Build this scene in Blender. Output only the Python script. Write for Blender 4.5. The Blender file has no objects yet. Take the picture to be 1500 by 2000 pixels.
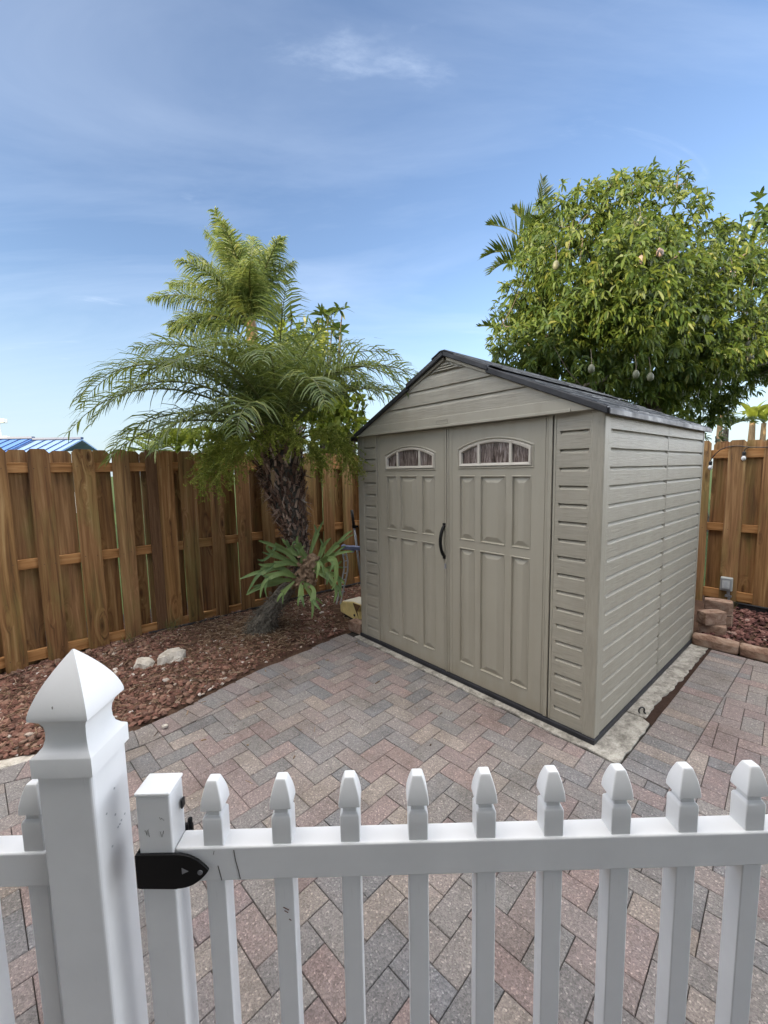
import bpy, math, random
import numpy as np
from mathutils import Vector, Matrix, noise as mnoise
random.seed(7)
R = math.radians
C = bpy.context.scene.collection
scene = bpy.context.scene

# ------------------------------------------------------------------ camera model (also used to find real positions)
F_PX, PITCH, ROLL, CAM_H = 809.748, 0.100877, -0.0179025, 1.57
YAW = 0.8575983                       # yard axes against the world axes
C0 = (1.16636, 2.20959)               # front right corner of the shed
UX, UY = math.cos(YAW), -math.sin(YAW)
VX, VY = math.sin(YAW), math.cos(YAW)

def yw(u, v, z=0.0):
    return Vector((C0[0] + UX*u + VX*v, C0[1] + UY*u + VY*v, z))
def to_yard(x, y):
    qx, qy = x - C0[0], y - C0[1]
    return (qx*UX + qy*UY, qx*VX + qy*VY)
def at(px, py, Y):
    """world point at distance Y ahead for a photograph pixel"""
    x, y = px - 750, py - 1000
    c, s = math.cos(-ROLL), math.sin(-ROLL)
    u, v = c*x - s*y, s*x + c*y
    c, s = math.cos(PITCH), math.sin(PITCH)
    d = Vector((u, F_PX*c - v*s, -F_PX*s - v*c))
    return Vector((0, 0, CAM_H)) + d*(Y/d.y)

# ------------------------------------------------------------------ mesh collector
class MB:
    def __init__(self):
        self.v = []; self.f = []; self.m = []
    def add(self, verts, faces, mi=0):
        b = len(self.v)
        self.v.extend([tuple(p) for p in verts])
        self.f.extend([tuple(i + b for i in f) for f in faces])
        self.m.extend([mi]*len(faces))
    def quad(self, a, b, c, d, mi=0):
        self.add([a, b, c, d], [(0, 1, 2, 3)], mi)
    def box(self, x0, x1, y0, y1, z0, z1, mi=0, M=None):
        p = [(x0,y0,z0),(x1,y0,z0),(x1,y1,z0),(x0,y1,z0),(x0,y0,z1),(x1,y0,z1),(x1,y1,z1),(x0,y1,z1)]
        if M is not None: p = [tuple(M @ Vector(q)) for q in p]
        self.add(p, [(0,3,2,1),(4,5,6,7),(0,1,5,4),(1,2,6,5),(2,3,7,6),(3,0,4,7)], mi)
    def prism(self, poly, y0, y1, mi=0, axis='y', M=None):
        """poly of (a,b) pairs; axis y: (a,y,b), axis z: (a,b,z), axis x: (x,a,b)"""
        n = len(poly)
        def mk(p, t):
            q = {'y': (p[0], t, p[1]), 'z': (p[0], p[1], t), 'x': (t, p[0], p[1])}[axis]
            return tuple(M @ Vector(q)) if M is not None else q
        vs = [mk(p, y0) for p in poly] + [mk(p, y1) for p in poly]
        fs = [tuple(range(n)), tuple(range(2*n-1, n-1, -1))]
        for i in range(n):
            j = (i+1) % n
            fs.append((j, i, n+i, n+j))
        self.add(vs, fs, mi)
    def tube(self, pts, radii, sides=8, mi=0, cap=True):
        pts = [Vector(p) for p in pts]
        if not hasattr(radii, '__len__'): radii = [radii]*len(pts)
        rings = []; ref = None
        for i, p in enumerate(pts):
            d = (pts[min(i+1, len(pts)-1)] - pts[max(i-1, 0)])
            if d.length < 1e-9: d = Vector((0,0,1))
            d.normalize()
            if ref is None:
                ref = d.orthogonal().normalized()
            else:
                ref = (ref - d*ref.dot(d))
                ref = ref.normalized() if ref.length > 1e-6 else d.orthogonal().normalized()
            b = d.cross(ref)
            rings.append([p + (ref*math.cos(2*math.pi*k/sides) + b*math.sin(2*math.pi*k/sides))*radii[i] for k in range(sides)])
        vs = [q for r in rings for q in r]; fs = []
        for i in range(len(pts)-1):
            for k in range(sides):
                k2 = (k+1) % sides
                fs.append((i*sides+k, i*sides+k2, (i+1)*sides+k2, (i+1)*sides+k))
        if cap:
            fs.append(tuple(range(sides-1, -1, -1)))
            fs.append(tuple(range((len(pts)-1)*sides, len(pts)*sides)))
        self.add(vs, fs, mi)
    def strip(self, pts, widths, side, mi=0):
        """flat leaf strip along pts; side vector(s)"""
        vs = []
        for i, p in enumerate(pts):
            s = side[i] if isinstance(side, list) else side
            vs.append(p - s*widths[i]*.5); vs.append(p + s*widths[i]*.5)
        self.add(vs, [(2*i, 2*i+1, 2*i+3, 2*i+2) for i in range(len(pts)-1)], mi)
    def build(self, name, mats, parent=None, smooth=False, bevel=0, seg=2, fix=False):
        me = bpy.data.meshes.new(name)
        me.from_pydata(self.v, [], self.f)
        if not isinstance(mats, (list, tuple)): mats = [mats]
        for m in mats: me.materials.append(m)
        if len(mats) > 1: me.polygons.foreach_set('material_index', self.m)
        if smooth: me.polygons.foreach_set('use_smooth', [True]*len(self.f))
        me.update()
        if smooth and not isinstance(smooth, bool): me.set_sharp_from_angle(angle=R(smooth))
        o = bpy.data.objects.new(name, me); C.objects.link(o)
        if parent is not None: o.parent = parent
        if bevel:
            b = o.modifiers.new('bevel', 'BEVEL'); b.width = bevel; b.segments = seg; b.limit_method = 'ANGLE'; b.angle_limit = R(40)
        return o

def ico():
    t = (1+5**.5)/2
    v = [(-1,t,0),(1,t,0),(-1,-t,0),(1,-t,0),(0,-1,t),(0,1,t),(0,-1,-t),(0,1,-t),(t,0,-1),(t,0,1),(-t,0,-1),(-t,0,1)]
    v = [Vector(p).normalized() for p in v]
    f = [(0,11,5),(0,5,1),(0,1,7),(0,7,10),(0,10,11),(1,5,9),(5,11,4),(11,10,2),(10,7,6),(7,1,8),(3,9,4),(3,4,2),(3,2,6),(3,6,8),(3,8,9),(4,9,5),(2,4,11),(6,2,10),(8,6,7),(9,8,1)]
    return v, f
ICO_V, ICO_F = ico()
def subdiv(v, f):
    v = list(v); cache = {}; nf = []
    def mid(a, b):
        k = (min(a,b), max(a,b))
        if k not in cache:
            v.append(((v[a]+v[b])*.5).normalized()); cache[k] = len(v)-1
        return cache[k]
    for a,b,c in f:
        x,y,z = mid(a,b), mid(b,c), mid(c,a)
        nf += [(a,x,z),(b,y,x),(c,z,y),(x,y,z)]
    return v, nf
ICO2_V, ICO2_F = subdiv(ICO_V, ICO_F)
ICO3_V, ICO3_F = subdiv(ICO2_V, ICO2_F)

def tag(o, label=None, cat=None, group=None, kind=None):
    if label: o['label'] = label
    if cat: o['category'] = cat
    if group: o['group'] = group
    if kind: o['kind'] = kind
    return o
def thing(name, label, cat, loc=(0,0,0), rz=0.0, group=None):
    o = bpy.data.objects.new(name, None); C.objects.link(o)
    o.empty_display_size = .1
    o.location = loc; o.rotation_euler = (0,0,rz)
    return tag(o, label, cat, group)
def yard_thing(name, label, cat, u, v, z=0.0, group=None):
    return thing(name, label, cat, yw(u, v, z), -YAW, group)

# ------------------------------------------------------------------ materials
def rgb(r, g, b):
    def l(c):
        c /= 255.0
        return c/12.92 if c <= .04045 else ((c+.055)/1.055)**2.4
    return (l(r), l(g), l(b), 1)

class NT:
    def __init__(self, name):
        self.mat = bpy.data.materials.new(name); self.mat.use_nodes = True
        self.t = self.mat.node_tree; self.n = self.t.nodes; self.l = self.t.links
        self.p = self.n['Principled BSDF']
        self.out = self.n['Material Output']
        self.co = self.n.new('ShaderNodeTexCoord').outputs['Object']
    def new(self, typ, **kw):
        n = self.n.new(typ)
        for k, v in kw.items():
            if k in n.inputs: self.put(n.inputs[k], v)
            else: setattr(n, k, v)
        return n
    def put(self, sock, v):
        if isinstance(v, bpy.types.NodeSocket): self.l.new(v, sock)
        else: sock.default_value = v
    def map(self, scale=(1,1,1), rot=(0,0,0), loc=None, src=None):
        n = self.new('ShaderNodeMapping'); self.l.new(src or self.co, n.inputs['Vector'])
        n.inputs['Scale'].default_value = scale; n.inputs['Rotation'].default_value = rot
        if loc is not None: self.put(n.inputs['Location'], loc)
        return n.outputs[0]
    def noise(self, vec, scale=5, detail=4, rough=.55, dist=0):
        n = self.new('ShaderNodeTexNoise'); self.l.new(vec, n.inputs['Vector'])
        n.inputs['Scale'].default_value = scale; n.inputs['Detail'].default_value = detail
        n.inputs['Roughness'].default_value = rough; n.inputs['Distortion'].default_value = dist
        return n.outputs['Fac']
    def ramp(self, fac, stops):
        n = self.new('ShaderNodeValToRGB'); self.l.new(fac, n.inputs[0])
        e = n.color_ramp.elements
        while len(e) < len(stops): e.new(.5)
        for k, (p, c) in enumerate(stops):
            e[k].position = p; e[k].color = c if len(c) == 4 else (*c, 1)
        return n.outputs[0]
    def mix(self, fac, a, b, mode='MIX'):
        n = self.new('ShaderNodeMix', data_type='RGBA', blend_type=mode)
        self.put(n.inputs[0], fac); self.put(n.inputs[6], a); self.put(n.inputs[7], b)
        return n.outputs[2]
    def math(self, op, a, b=0.0, c=None):
        n = self.new('ShaderNodeMath', operation=op)
        self.put(n.inputs[0], a); self.put(n.inputs[1], b)
        if c is not None: self.put(n.inputs[2], c)
        return n.outputs[0]
    def island(self):
        return self.new('ShaderNodeNewGeometry').outputs['Random Per Island']
    def objrand(self):
        return self.new('ShaderNodeObjectInfo').outputs['Random']
    def bump(self, h, strength=.3, dist=.01):
        n = self.new('ShaderNodeBump'); self.l.new(h, n.inputs['Height'])
        n.inputs['Strength'].default_value = strength; n.inputs['Distance'].default_value = dist
        self.l.new(n.outputs[0], self.p.inputs['Normal'])
    def base(self, c): self.put(self.p.inputs['Base Color'], c)
    def rough(self, r): self.put(self.p.inputs['Roughness'], r)
    def spec(self, s): self.p.inputs['Specular IOR Level'].default_value = s

BLACK1, WHITE1 = (0,0,0,1), (1,1,1,1)

def m_vinyl():
    t = NT('white_vinyl')
    n = t.noise(t.map((3,3,3)), 2.5, 5)
    n2 = t.noise(t.map((60,60,4)), 3, 3)
    c = t.ramp(n, [(.3, (.735,.745,.75)), (.7, (.80,.81,.815))])
    sc = t.ramp(n2, [(.70, WHITE1), (.78, (.80,.79,.77,1))])
    c = t.mix(.35, c, sc, 'MULTIPLY')
    vo = t.new('ShaderNodeTexVoronoi', Scale=38.0); t.l.new(t.co, vo.inputs['Vector'])
    sp = t.ramp(vo.outputs['Distance'], [(.05, (.35,.33,.3,1)), (.10, WHITE1)])
    msk = t.ramp(t.noise(t.co, 6, 2), [(.66, BLACK1), (.74, WHITE1)])
    c = t.mix(msk, c, t.mix(1.0, c, sp, 'MULTIPLY'))
    t.base(c); t.rough(t.ramp(n, [(.2, (.34,)*3), (.8, (.48,)*3)])); t.spec(.4)
    t.bump(t.noise(t.co, 220, 3), .04, .002)
    return t.mat
def m_siding(name, sc, col=(.325,.303,.246)):
    t = NT(name)
    n = t.noise(t.map(sc), 1.0, 6, .62, .6)
    big = t.noise(t.co, 1.3, 3)
    a = tuple(c*.93 for c in col); b = tuple(c*1.06 for c in col)
    c = t.ramp(big, [(.3, a), (.7, b)])
    c = t.mix(.30, c, t.ramp(n, [(.3, (.5,.5,.5)), (.62, (1.04,1.04,1.04))]), 'MULTIPLY')
    dirt = t.ramp(t.noise(t.map((5,5,1.1)), 1.7, 6, .65), [(.46, WHITE1), (.72, (.82,.80,.76,1))])
    c = t.mix(.42, c, dirt, 'MULTIPLY')
    t.base(c); t.rough(.52); t.spec(.38)
    t.bump(n, .6, .005)
    return t.mat
def m_smooth_tan():
    t = NT('tan_door_plastic')
    big = t.noise(t.co, 1.6, 4)
    c = t.ramp(big, [(.3, (.306,.286,.231)), (.7, (.333,.311,.252))])
    dirt = t.ramp(t.noise(t.map((6,6,.9)), 1.6, 6, .65), [(.48, WHITE1), (.74, (.80,.78,.73,1))])
    c = t.mix(.38, c, dirt, 'MULTIPLY')
    sz = t.new('ShaderNodeSeparateXYZ'); t.l.new(t.co, sz.inputs[0])
    edge = t.math('ADD', t.math('MULTIPLY', t.noise(t.map((9,9,2)), 2, 5), .30), -.02)
    splash = t.new('ShaderNodeMapRange'); t.put(splash.inputs[0], sz.outputs[2]); t.put(splash.inputs[1], edge); splash.inputs[2].default_value = .03; splash.inputs[3].default_value = 0; splash.inputs[4].default_value = .55
    c = t.mix(splash.outputs[0], c, t.mix(1.0, c, (.80,.74,.66,1), 'MULTIPLY'))
    t.base(c); t.rough(.5); t.spec(.38)
    t.bump(t.noise(t.co, 420, 2), .12, .0015)
    return t.mat
def m_plain(name, col, rough=.5, metal=0, var=.12, scale=8, bump=0, bscale=60, spec=.5):
    t = NT(name)
    n = t.noise(t.co, scale, 5)
    a = tuple(c*(1-var) for c in col[:3]); b = tuple(min(1, c*(1+var)) for c in col[:3])
    t.base(t.ramp(n, [(.3, a), (.7, b)])); t.rough(rough); t.p.inputs['Metallic'].default_value = metal; t.spec(spec)
    if bump: t.bump(t.noise(t.co, bscale, 5), bump, .01)
    return t.mat
def m_roof():
    t = NT('charcoal_roof_plastic')
    n = t.noise(t.co, 30, 5)
    t.base(t.ramp(n, [(.3, (.006,.0065,.009)), (.7, (.015,.016,.020))]))
    t.rough(t.ramp(t.noise(t.co, 9, 4), [(.35, (.45,)*3), (.7, (.68,)*3)]))
    t.bump(n, .35, .004)
    return t.mat
def m_wood():
    t = NT('stained_cedar_board')
    rnd = t.objrand()
    off = t.new('ShaderNodeCombineXYZ'); t.put(off.inputs[2], t.math('MULTIPLY', rnd, 37.0)); t.put(off.inputs[0], t.math('MULTIPLY', rnd, 11.0))
    geo_co = t.co
    va = t.new('ShaderNodeVectorMath', operation='ADD'); t.l.new(geo_co, va.inputs[0]); t.l.new(off.outputs[0], va.inputs[1])
    v = va.outputs[0]
    # knots: sparse stretched cells pull the grain around them
    vo = t.new('ShaderNodeTexVoronoi', Scale=1.0); t.l.new(t.map((6.0,6.0,1.9), src=v), vo.inputs['Vector'])
    kd = vo.outputs['Distance']
    kn = t.ramp(kd, [(0.0, WHITE1), (.34, BLACK1)])
    wob = t.math('MULTIPLY', kn, .9)
    g0 = t.map((26,26,1.1), src=v)
    sep = t.new('ShaderNodeVectorMath', operation='ADD'); t.l.new(g0, sep.inputs[0])
    cb = t.new('ShaderNodeCombineXYZ'); t.put(cb.inputs[0], t.math('MULTIPLY', wob, 2.4)); t.put(cb.inputs[1], t.math('MULTIPLY', wob, 2.4)); t.l.new(cb.outputs[0], sep.inputs[1])
    grain = t.noise(sep.outputs[0], 1.0, 7, .6, .8)
    fine = t.noise(t.map((160,160,5), src=v), 1.0, 4, .6)
    patch = t.noise(t.map((3,3,1.1), src=v), 1.0, 4)
    c = t.ramp(grain, [(.32, (.105,.049,.020)), (.45, (.245,.120,.047)), (.56, (.330,.177,.073)), (.68, (.45,.277,.135))])
    c = t.mix(t.ramp(patch, [(.36, BLACK1), (.72, (.72,.72,.72,1))]), c, t.mix(1.0, c, (.86,1.0,.78,1), 'MULTIPLY'))
    # grey weathered / orange per board
    c = t.mix(t.math('MULTIPLY', rnd, .40), c, t.mix(1.0, c, (1.0,.80,.62,1), 'MULTIPLY'))
    c = t.mix(t.math('MULTIPLY', t.math('FRACT', t.math('MULTIPLY', rnd, 9.7)), .22), c, (.21,.165,.115,1))
    tone = t.math('ADD', t.math('MULTIPLY', t.math('FRACT', t.math('MULTIPLY', rnd, 23.3)), .42), .74)
    tc_ = t.new('ShaderNodeCombineColor'); [t.put(tc_.inputs[i], tone) for i in range(3)]
    c = t.mix(1.0, c, tc_.outputs[0], 'MULTIPLY')
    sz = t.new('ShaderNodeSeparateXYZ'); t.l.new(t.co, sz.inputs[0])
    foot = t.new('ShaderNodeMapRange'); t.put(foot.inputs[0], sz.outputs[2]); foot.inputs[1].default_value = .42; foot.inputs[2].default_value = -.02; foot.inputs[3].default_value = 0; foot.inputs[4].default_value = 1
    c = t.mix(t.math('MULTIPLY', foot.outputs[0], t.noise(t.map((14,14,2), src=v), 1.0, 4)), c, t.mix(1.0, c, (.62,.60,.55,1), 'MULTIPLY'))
    # green algae patches
    al = t.ramp(t.noise(t.map((5,5,.9), loc=(3,8,1), src=v), 1.0, 5, .65), [(.50, BLACK1), (.70, (.6,.6,.6,1))])
    c = t.mix(al, c, (.21,.195,.060,1))
    # knot hearts and pin holes
    heart = t.ramp(kd, [(.035, (.16,.12,.10,1)), (.085, (.55,.48,.42,1)), (.13, WHITE1)])
    c = t.mix(.85, c, heart, 'MULTIPLY')
    c = t.mix(.35, c, t.ramp(fine, [(.3, (.5,.45,.4)), (.6, (1,1,1))]), 'MULTIPLY')
    t.base(c); t.rough(.72); t.spec(.25)
    h = t.math('ADD', t.math('MULTIPLY', grain, .6), t.math('MULTIPLY', fine, .5))
    t.bump(h, .5, .004)
    return t.mat
def m_rail():
    t = NT('stained_cedar_rail')
    v = t.map((2.2,30,30))
    g = t.noise(v, 1.0, 6, .6, .6)
    c = t.ramp(g, [(.32, (.22,.098,.030)), (.52, (.38,.185,.066)), (.7, (.48,.265,.11))])
    al = t.ramp(t.noise(t.co, 1.7, 4), [(.58, BLACK1), (.74, (.6,.6,.6,1))])
    t.base(t.mix(al, c, (.10,.11,.03,1))); t.rough(.7); t.spec(.25)
    t.bump(g, .4, .004)
    return t.mat
def m_paver():
    t = NT('tumbled_concrete_paver')
    isl = t.island()
    c = t.ramp(isl, [(0.0, (.400,.305,.275)), (.14, (.345,.262,.245)), (.30, (.345,.298,.274)), (.42, (.325,.298,.274)), (.54, (.245,.242,.242)),
                     (.66, (.305,.290,.276)), (.77, (.420,.352,.295)), (.86, (.275,.274,.278)), (.93, (.43,.365,.315)), (1.0, (.320,.258,.245))])
    # each paver is a blend of two pigments, cloudy inside
    b = t.ramp(t.noise(t.co, 9, 3), [(.34, BLACK1), (.66, WHITE1)])
    c = t.mix(t.math('MULTIPLY', b, .40), c, t.ramp(t.math('FRACT', t.math('MULTIPLY', isl, 7.13)), [(0, (.27,.265,.265)), (.4, (.37,.30,.275)), (.75, (.385,.345,.305)), (1, (.30,.262,.25))]))
    ag = t.new('ShaderNodeTexVoronoi', Scale=190.0); t.l.new(t.co, ag.inputs['Vector'])
    gr = t.ramp(ag.outputs['Color'], [(.15, (.52,.52,.52)), (.5, (.95,.95,.95)), (.80, (1.25,1.23,1.2)), (.93, (2.3,2.25,2.15))])
    c = t.mix(.62, c, gr, 'MULTIPLY')
    fn = t.noise(t.co, 320, 3, .7)
    c = t.mix(.55, c, t.ramp(fn, [(.3, (.55,.55,.55)), (.7, (1.3,1.3,1.3))]), 'MULTIPLY')
    st = t.ramp(t.noise(t.co, 2.6, 5, .65), [(.36, (.70,.68,.65,1)), (.50, (.95,.95,.94,1)), (.66, (1.06,1.06,1.06,1))])
    c = t.mix(.8, c, st, 'MULTIPLY'); c = t.mix(1.0, c, (.69,.70,.725,1), 'MULTIPLY')
    t.base(c); t.rough(.85); t.spec(.3)
    t.bump(t.math('ADD', fn, t.math('MULTIPLY', ag.outputs['Distance'], .8)), .6, .004)
    return t.mat
def m_ground(name, stops, scale=6, bump=.5, dist=.02, detail=8):
    t = NT(name)
    n = t.noise(t.co, scale, detail, .65)
    n2 = t.noise(t.co, scale*9, 5, .7)
    c = t.mix(.5, t.ramp(n, stops), t.ramp(n2, stops))
    t.base(c); t.rough(.95); t.spec(.1); t.bump(n2, bump, dist)
    return t.mat
def m_slab():
    t = NT('old_concrete')
    n = t.noise(t.map((5.5,4,1)), 2.2, 10, .78, .15)
    f = t.noise(t.co, 120, 5, .75)
    c = t.ramp(n, [(.36, (.155,.145,.125)), (.46, (.27,.255,.225)), (.56, (.42,.40,.355)), (.75, (.52,.50,.45))])
    c = t.mix(.6, c, t.ramp(f, [(.3, (.55,.54,.52)), (.65, (1.1,1.1,1.1))]), 'MULTIPLY')
    t.base(c); t.rough(.9); t.spec(.2); t.bump(f, .5, .004)
    return t.mat
def m_island(name, stops, rough=.9, bump=.6, bscale=60, spec=.2, mod=.5, gain=1.0):
    t = NT(name)
    c = t.ramp(t.island(), stops)
    n = t.noise(t.co, bscale, 5, .7)
    c = t.mix(mod, c, t.ramp(n, [(.3, (.45,.42,.4)), (.7, (1.35,1.3,1.3))]), 'MULTIPLY')
    c = t.mix(1.0, c, (gain,gain,gain,1), 'MULTIPLY')
    t.base(c); t.rough(rough); t.spec(spec); t.bump(n, bump, .006)
    return t.mat
def m_leaf(name, stops, rough=.42, trans=.32, tcol=(.16,.22,.02,1), spec=.45):
    t = NT(name)
    c = t.ramp(t.island(), stops)
    pn = t.noise(t.co, 2.2, 3)
    c = t.mix(.55, c, t.ramp(pn, [(.35, (.68,.74,.66)), (.68, (1.22,1.18,1.0))]), 'MULTIPLY')
    t.base(c); t.rough(rough); t.spec(spec)
    tr = t.new('ShaderNodeBsdfTranslucent'); t.put(tr.inputs[0], t.mix(.5, c, tcol))
    mx = t.new('ShaderNodeMixShader'); mx.inputs[0].default_value = trans
    t.l.new(t.p.outputs[0], mx.inputs[1]); t.l.new(tr.outputs[0], mx.inputs[2]); t.l.new(mx.outputs[0], t.out.inputs[0])
    return t.mat
def m_bark(name, a, b, scale=(20,20,6)):
    t = NT(name)
    n = t.noise(t.map(scale), 1.0, 7, .7, .6)
    t.base(t.ramp(n, [(.28, a), (.72, b)])); t.rough(.92); t.spec(.15); t.bump(n, .9, .02)
    return t.mat
def m_film():
    t = NT('streaked_window_film')
    n = t.noise(t.map((55,55,7)), 1.0, 6, .7, 1.2)
    t.base(t.ramp(n, [(.34, (.020,.016,.016)), (.46, (.085,.062,.056)), (.58, (.20,.165,.155)), (.70, (.42,.39,.38))]))
    t.rough(.12); t.spec(.8); t.bump(n, .35, .003)
    return t.mat
def m_stone():
    t = NT('pale_limestone')
    n = t.noise(t.map((9,9,14)), 1.0, 8, .7, .8)
    t.base(t.ramp(n, [(.28, (.17,.15,.12)), (.42, (.44,.40,.34)), (.6, (.62,.58,.52)), (.8, (.70,.67,.61))])); t.rough(.9); t.spec(.2)
    t.bump(n, .8, .02)
    return t.mat
def m_block():
    t = NT('tan_concrete_block')
    n = t.noise(t.map((5,9,9)), 1.4, 7, .68, .8)
    f = t.noise(t.co, 120, 4, .7)
    c = t.ramp(n, [(.30, (.085,.050,.036)), (.42, (.22,.135,.095)), (.56, (.33,.235,.175)), (.75, (.42,.335,.27))])
    t.base(t.mix(.5, c, t.ramp(f, [(.3, (.6,.6,.6)), (.65, (1.1,1.1,1.1))]), 'MULTIPLY')); t.rough(.92); t.spec(.2); t.bump(t.math('ADD', f, n), .5, .008)
    return t.mat

M = {}
M['vinyl'] = m_vinyl()
M['sid_x'] = m_siding('tan_siding_front', (7,40,110))
M['sid_y'] = m_siding('tan_siding_side', (40,7,110))
M['sid_z'] = m_siding('tan_corner_grain', (120,120,9))
M['tan'] = m_smooth_tan()
M['roof'] = m_roof()
M['black'] = m_plain('black_plastic', (.012,.012,.013), .42, var=.3, scale=20, bump=.1)
M['black_gloss'] = m_plain('black_gloss_plastic', (.0035,.0035,.004), .5, var=.3, scale=20, spec=.25)
M['navy'] = m_plain('dark_base_plastic', (.012,.013,.018), .5, var=.3, scale=12, bump=.1)
M['film'] = m_film()
M['frame_tan'] = m_plain('pale_tan_frame', (.52,.485,.42), .42, var=.05)
M['wood'] = m_wood()
M['rail'] = m_rail()
M['oldpost'] = m_bark('weathered_batten', (.085,.042,.022,1), (.22,.12,.062,1), (60,60,3))
M['paver'] = m_paver()
M['sand'] = m_ground('joint_sand', [(.3, (.022,.02,.018)), (.7, (.055,.048,.04))], 30)
M['soil'] = m_ground('bed_soil', [(.3, (.045,.028,.020)), (.55, (.11,.066,.046)), (.75, (.18,.12,.085))], 14, .8)
M['grass'] = m_ground('far_grass', [(.3, (.03,.05,.014)), (.7, (.075,.10,.03))], 3, .6)
M['slab'] = m_slab()
M['lava'] = m_island('red_lava_rock', [(0, (.075,.040,.030)), (.22, (.15,.075,.056)), (.42, (.215,.110,.082)), (.60, (.13,.078,.062)), (.74, (.26,.145,.105)), (.86, (.185,.125,.095)), (.935, (.33,.21,.15)), (.965, (.38,.31,.25)), (.985, (.5,.45,.40)), (1, (.6,.56,.51))], .92, .7, 70, gain=1.0)
M['lava_dark'] = m_island('maroon_lava_rock', [(0, (.045,.020,.018)), (.4, (.105,.046,.040)), (.75, (.155,.074,.062)), (.96, (.22,.12,.10)), (1, (.34,.25,.21))], .9, .7, 70)
M['twig'] = m_island('dry_twig', [(0, (.075,.045,.028)), (.5, (.19,.125,.075)), (.85, (.30,.215,.14)), (1, (.42,.34,.25))], .9, .3, 80)
M['stone'] = m_stone()
M['block'] = m_block()
M['frond'] = m_leaf('palm_leaflet', [(0, (.036,.062,.022)), (.35, (.084,.124,.042)), (.7, (.142,.184,.064)), (1, (.23,.25,.08))], .5, .36, (.26,.30,.04,1), .32)
M['rachis'] = m_leaf('palm_stalk', [(0, (.075,.105,.028)), (.6, (.115,.125,.04)), (1, (.17,.12,.055))], .5, .1)
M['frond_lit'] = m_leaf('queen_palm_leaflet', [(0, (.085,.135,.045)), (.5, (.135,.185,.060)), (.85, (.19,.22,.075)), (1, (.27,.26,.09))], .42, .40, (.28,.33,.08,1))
M['fan'] = m_leaf('stiff_palm_leaflet', [(0, (.018,.036,.014)), (.5, (.032,.056,.020)), (1, (.10,.115,.026))], .4, .25)
M['bloom'] = m_leaf('palm_flower_spray', [(0, (.16,.20,.030)), (.5, (.27,.31,.048)), (1, (.42,.40,.09))], .6, .4)
M['fern'] = m_leaf('staghorn_frond', [(0, (.115,.190,.075)), (.4, (.165,.250,.095)), (.8, (.24,.315,.105)), (1, (.36,.38,.08))], .5, .22, (.16,.2,.03,1), .35)
M['fern_brown'] = m_bark('staghorn_shield', (.10,.060,.038,1), (.42,.30,.20,1), (22,22,22))
M['boot'] = m_island('palm_leaf_boot', [(0, (.05,.030,.022)), (.35, (.13,.082,.060)), (.7, (.24,.168,.128)), (.92, (.36,.27,.21)), (1, (.5,.42,.34))], .9, .5, 50, gain=1.35)
M['trunk_grey'] = m_bark('grey_root_fibre', (.030,.026,.022,1), (.26,.235,.19,1), (45,45,45))
M['bark'] = m_bark('mango_bark', (.06,.048,.036,1), (.21,.175,.14,1), (14,14,5))
M['mango_leaf'] = m_leaf('mango_leaf', [(0, (.028,.056,.013)), (.35, (.054,.094,.021)), (.65, (.086,.128,.027)), (.94, (.130,.162,.034)), (1, (.19,.19,.05))], .48, .36, (.24,.28,.04,1), .32)
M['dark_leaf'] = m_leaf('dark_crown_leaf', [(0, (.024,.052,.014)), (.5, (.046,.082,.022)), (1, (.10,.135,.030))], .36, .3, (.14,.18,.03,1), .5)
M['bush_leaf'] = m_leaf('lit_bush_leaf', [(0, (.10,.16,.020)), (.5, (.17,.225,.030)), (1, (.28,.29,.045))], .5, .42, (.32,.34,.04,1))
M['banana'] = m_leaf('banana_leaf', [(0, (.10,.15,.02)), (.6, (.16,.20,.03)), (1, (.24,.25,.04))], .45, .42, (.36,.36,.05,1))
M['tan_stem'] = m_bark('dry_stem', (.16,.10,.05,1), (.34,.24,.14,1), (20,20,3))
M['mango_pale'] = m_island('blushed_mango_skin', [(0, (.26,.21,.18)), (1, (.30,.21,.20))], .5, .1, 30, .4, .25)
M['mango'] = m_island('mango_skin', [(0, (.085,.105,.06)), (.6, (.11,.115,.075)), (1, (.13,.10,.085))], .5, .1, 30, .4, .25)
M['blue_roof'] = m_plain('blue_standing_seam_metal', (.07,.17,.42), .5, .0, .08, 2)
M['seam'] = m_plain('dark_blue_seam', (.03,.06,.16), .5, 0, .1, 2)
M['pale_roof'] = m_plain('pale_standing_seam_metal', (.17,.27,.46), .5, .0, .08, 2)
M['stucco'] = m_plain('cream_stucco', (.62,.55,.45), .85, 0, .08, 5, .3, 40)
M['stucco_dim'] = m_plain('taupe_stucco', (.34,.31,.27), .85, 0, .08, 5, .3, 40)
M['glass'] = m_plain('dark_window_glass', (.02,.025,.03), .1)
M['grey_metal'] = m_plain('dull_aluminium', (.30,.31,.33), .42, .6, .15, 15)
M['blue_plastic'] = m_plain('slate_blue_plastic', (.16,.19,.31), .5, 0, .15, 15)
M['pale_plastic'] = m_plain('pale_grey_plastic', (.42,.44,.45), .5, 0, .1, 20)
M['yellow'] = m_plain('faded_yellow_plastic', (.70,.56,.24), .5, 0, .15, 14, .1, 80)
M['cream'] = m_plain('cream_lit_top', (.72,.68,.56), .5, 0, .12, 14, .1, 80)
M['rust'] = m_ground('rust_soil', [(.3, (.022,.015,.011)), (.7, (.075,.045,.035))], 30)
M['brownbox'] = m_plain('brown_inside', (.10,.048,.016), .7, 0, .3, 10)
M['outlet'] = m_plain('grey_outlet_plastic', (.36,.38,.36), .45, 0, .08, 20)
M['outlet_win'] = m_plain('clear_outlet_cover', (.48,.50,.49), .2, 0, .15, 25)
M['bulb'] = m_plain('clear_bulb_glass', (.62,.62,.6), .08, 0, .2, 60, 0, 60, .8)
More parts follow.
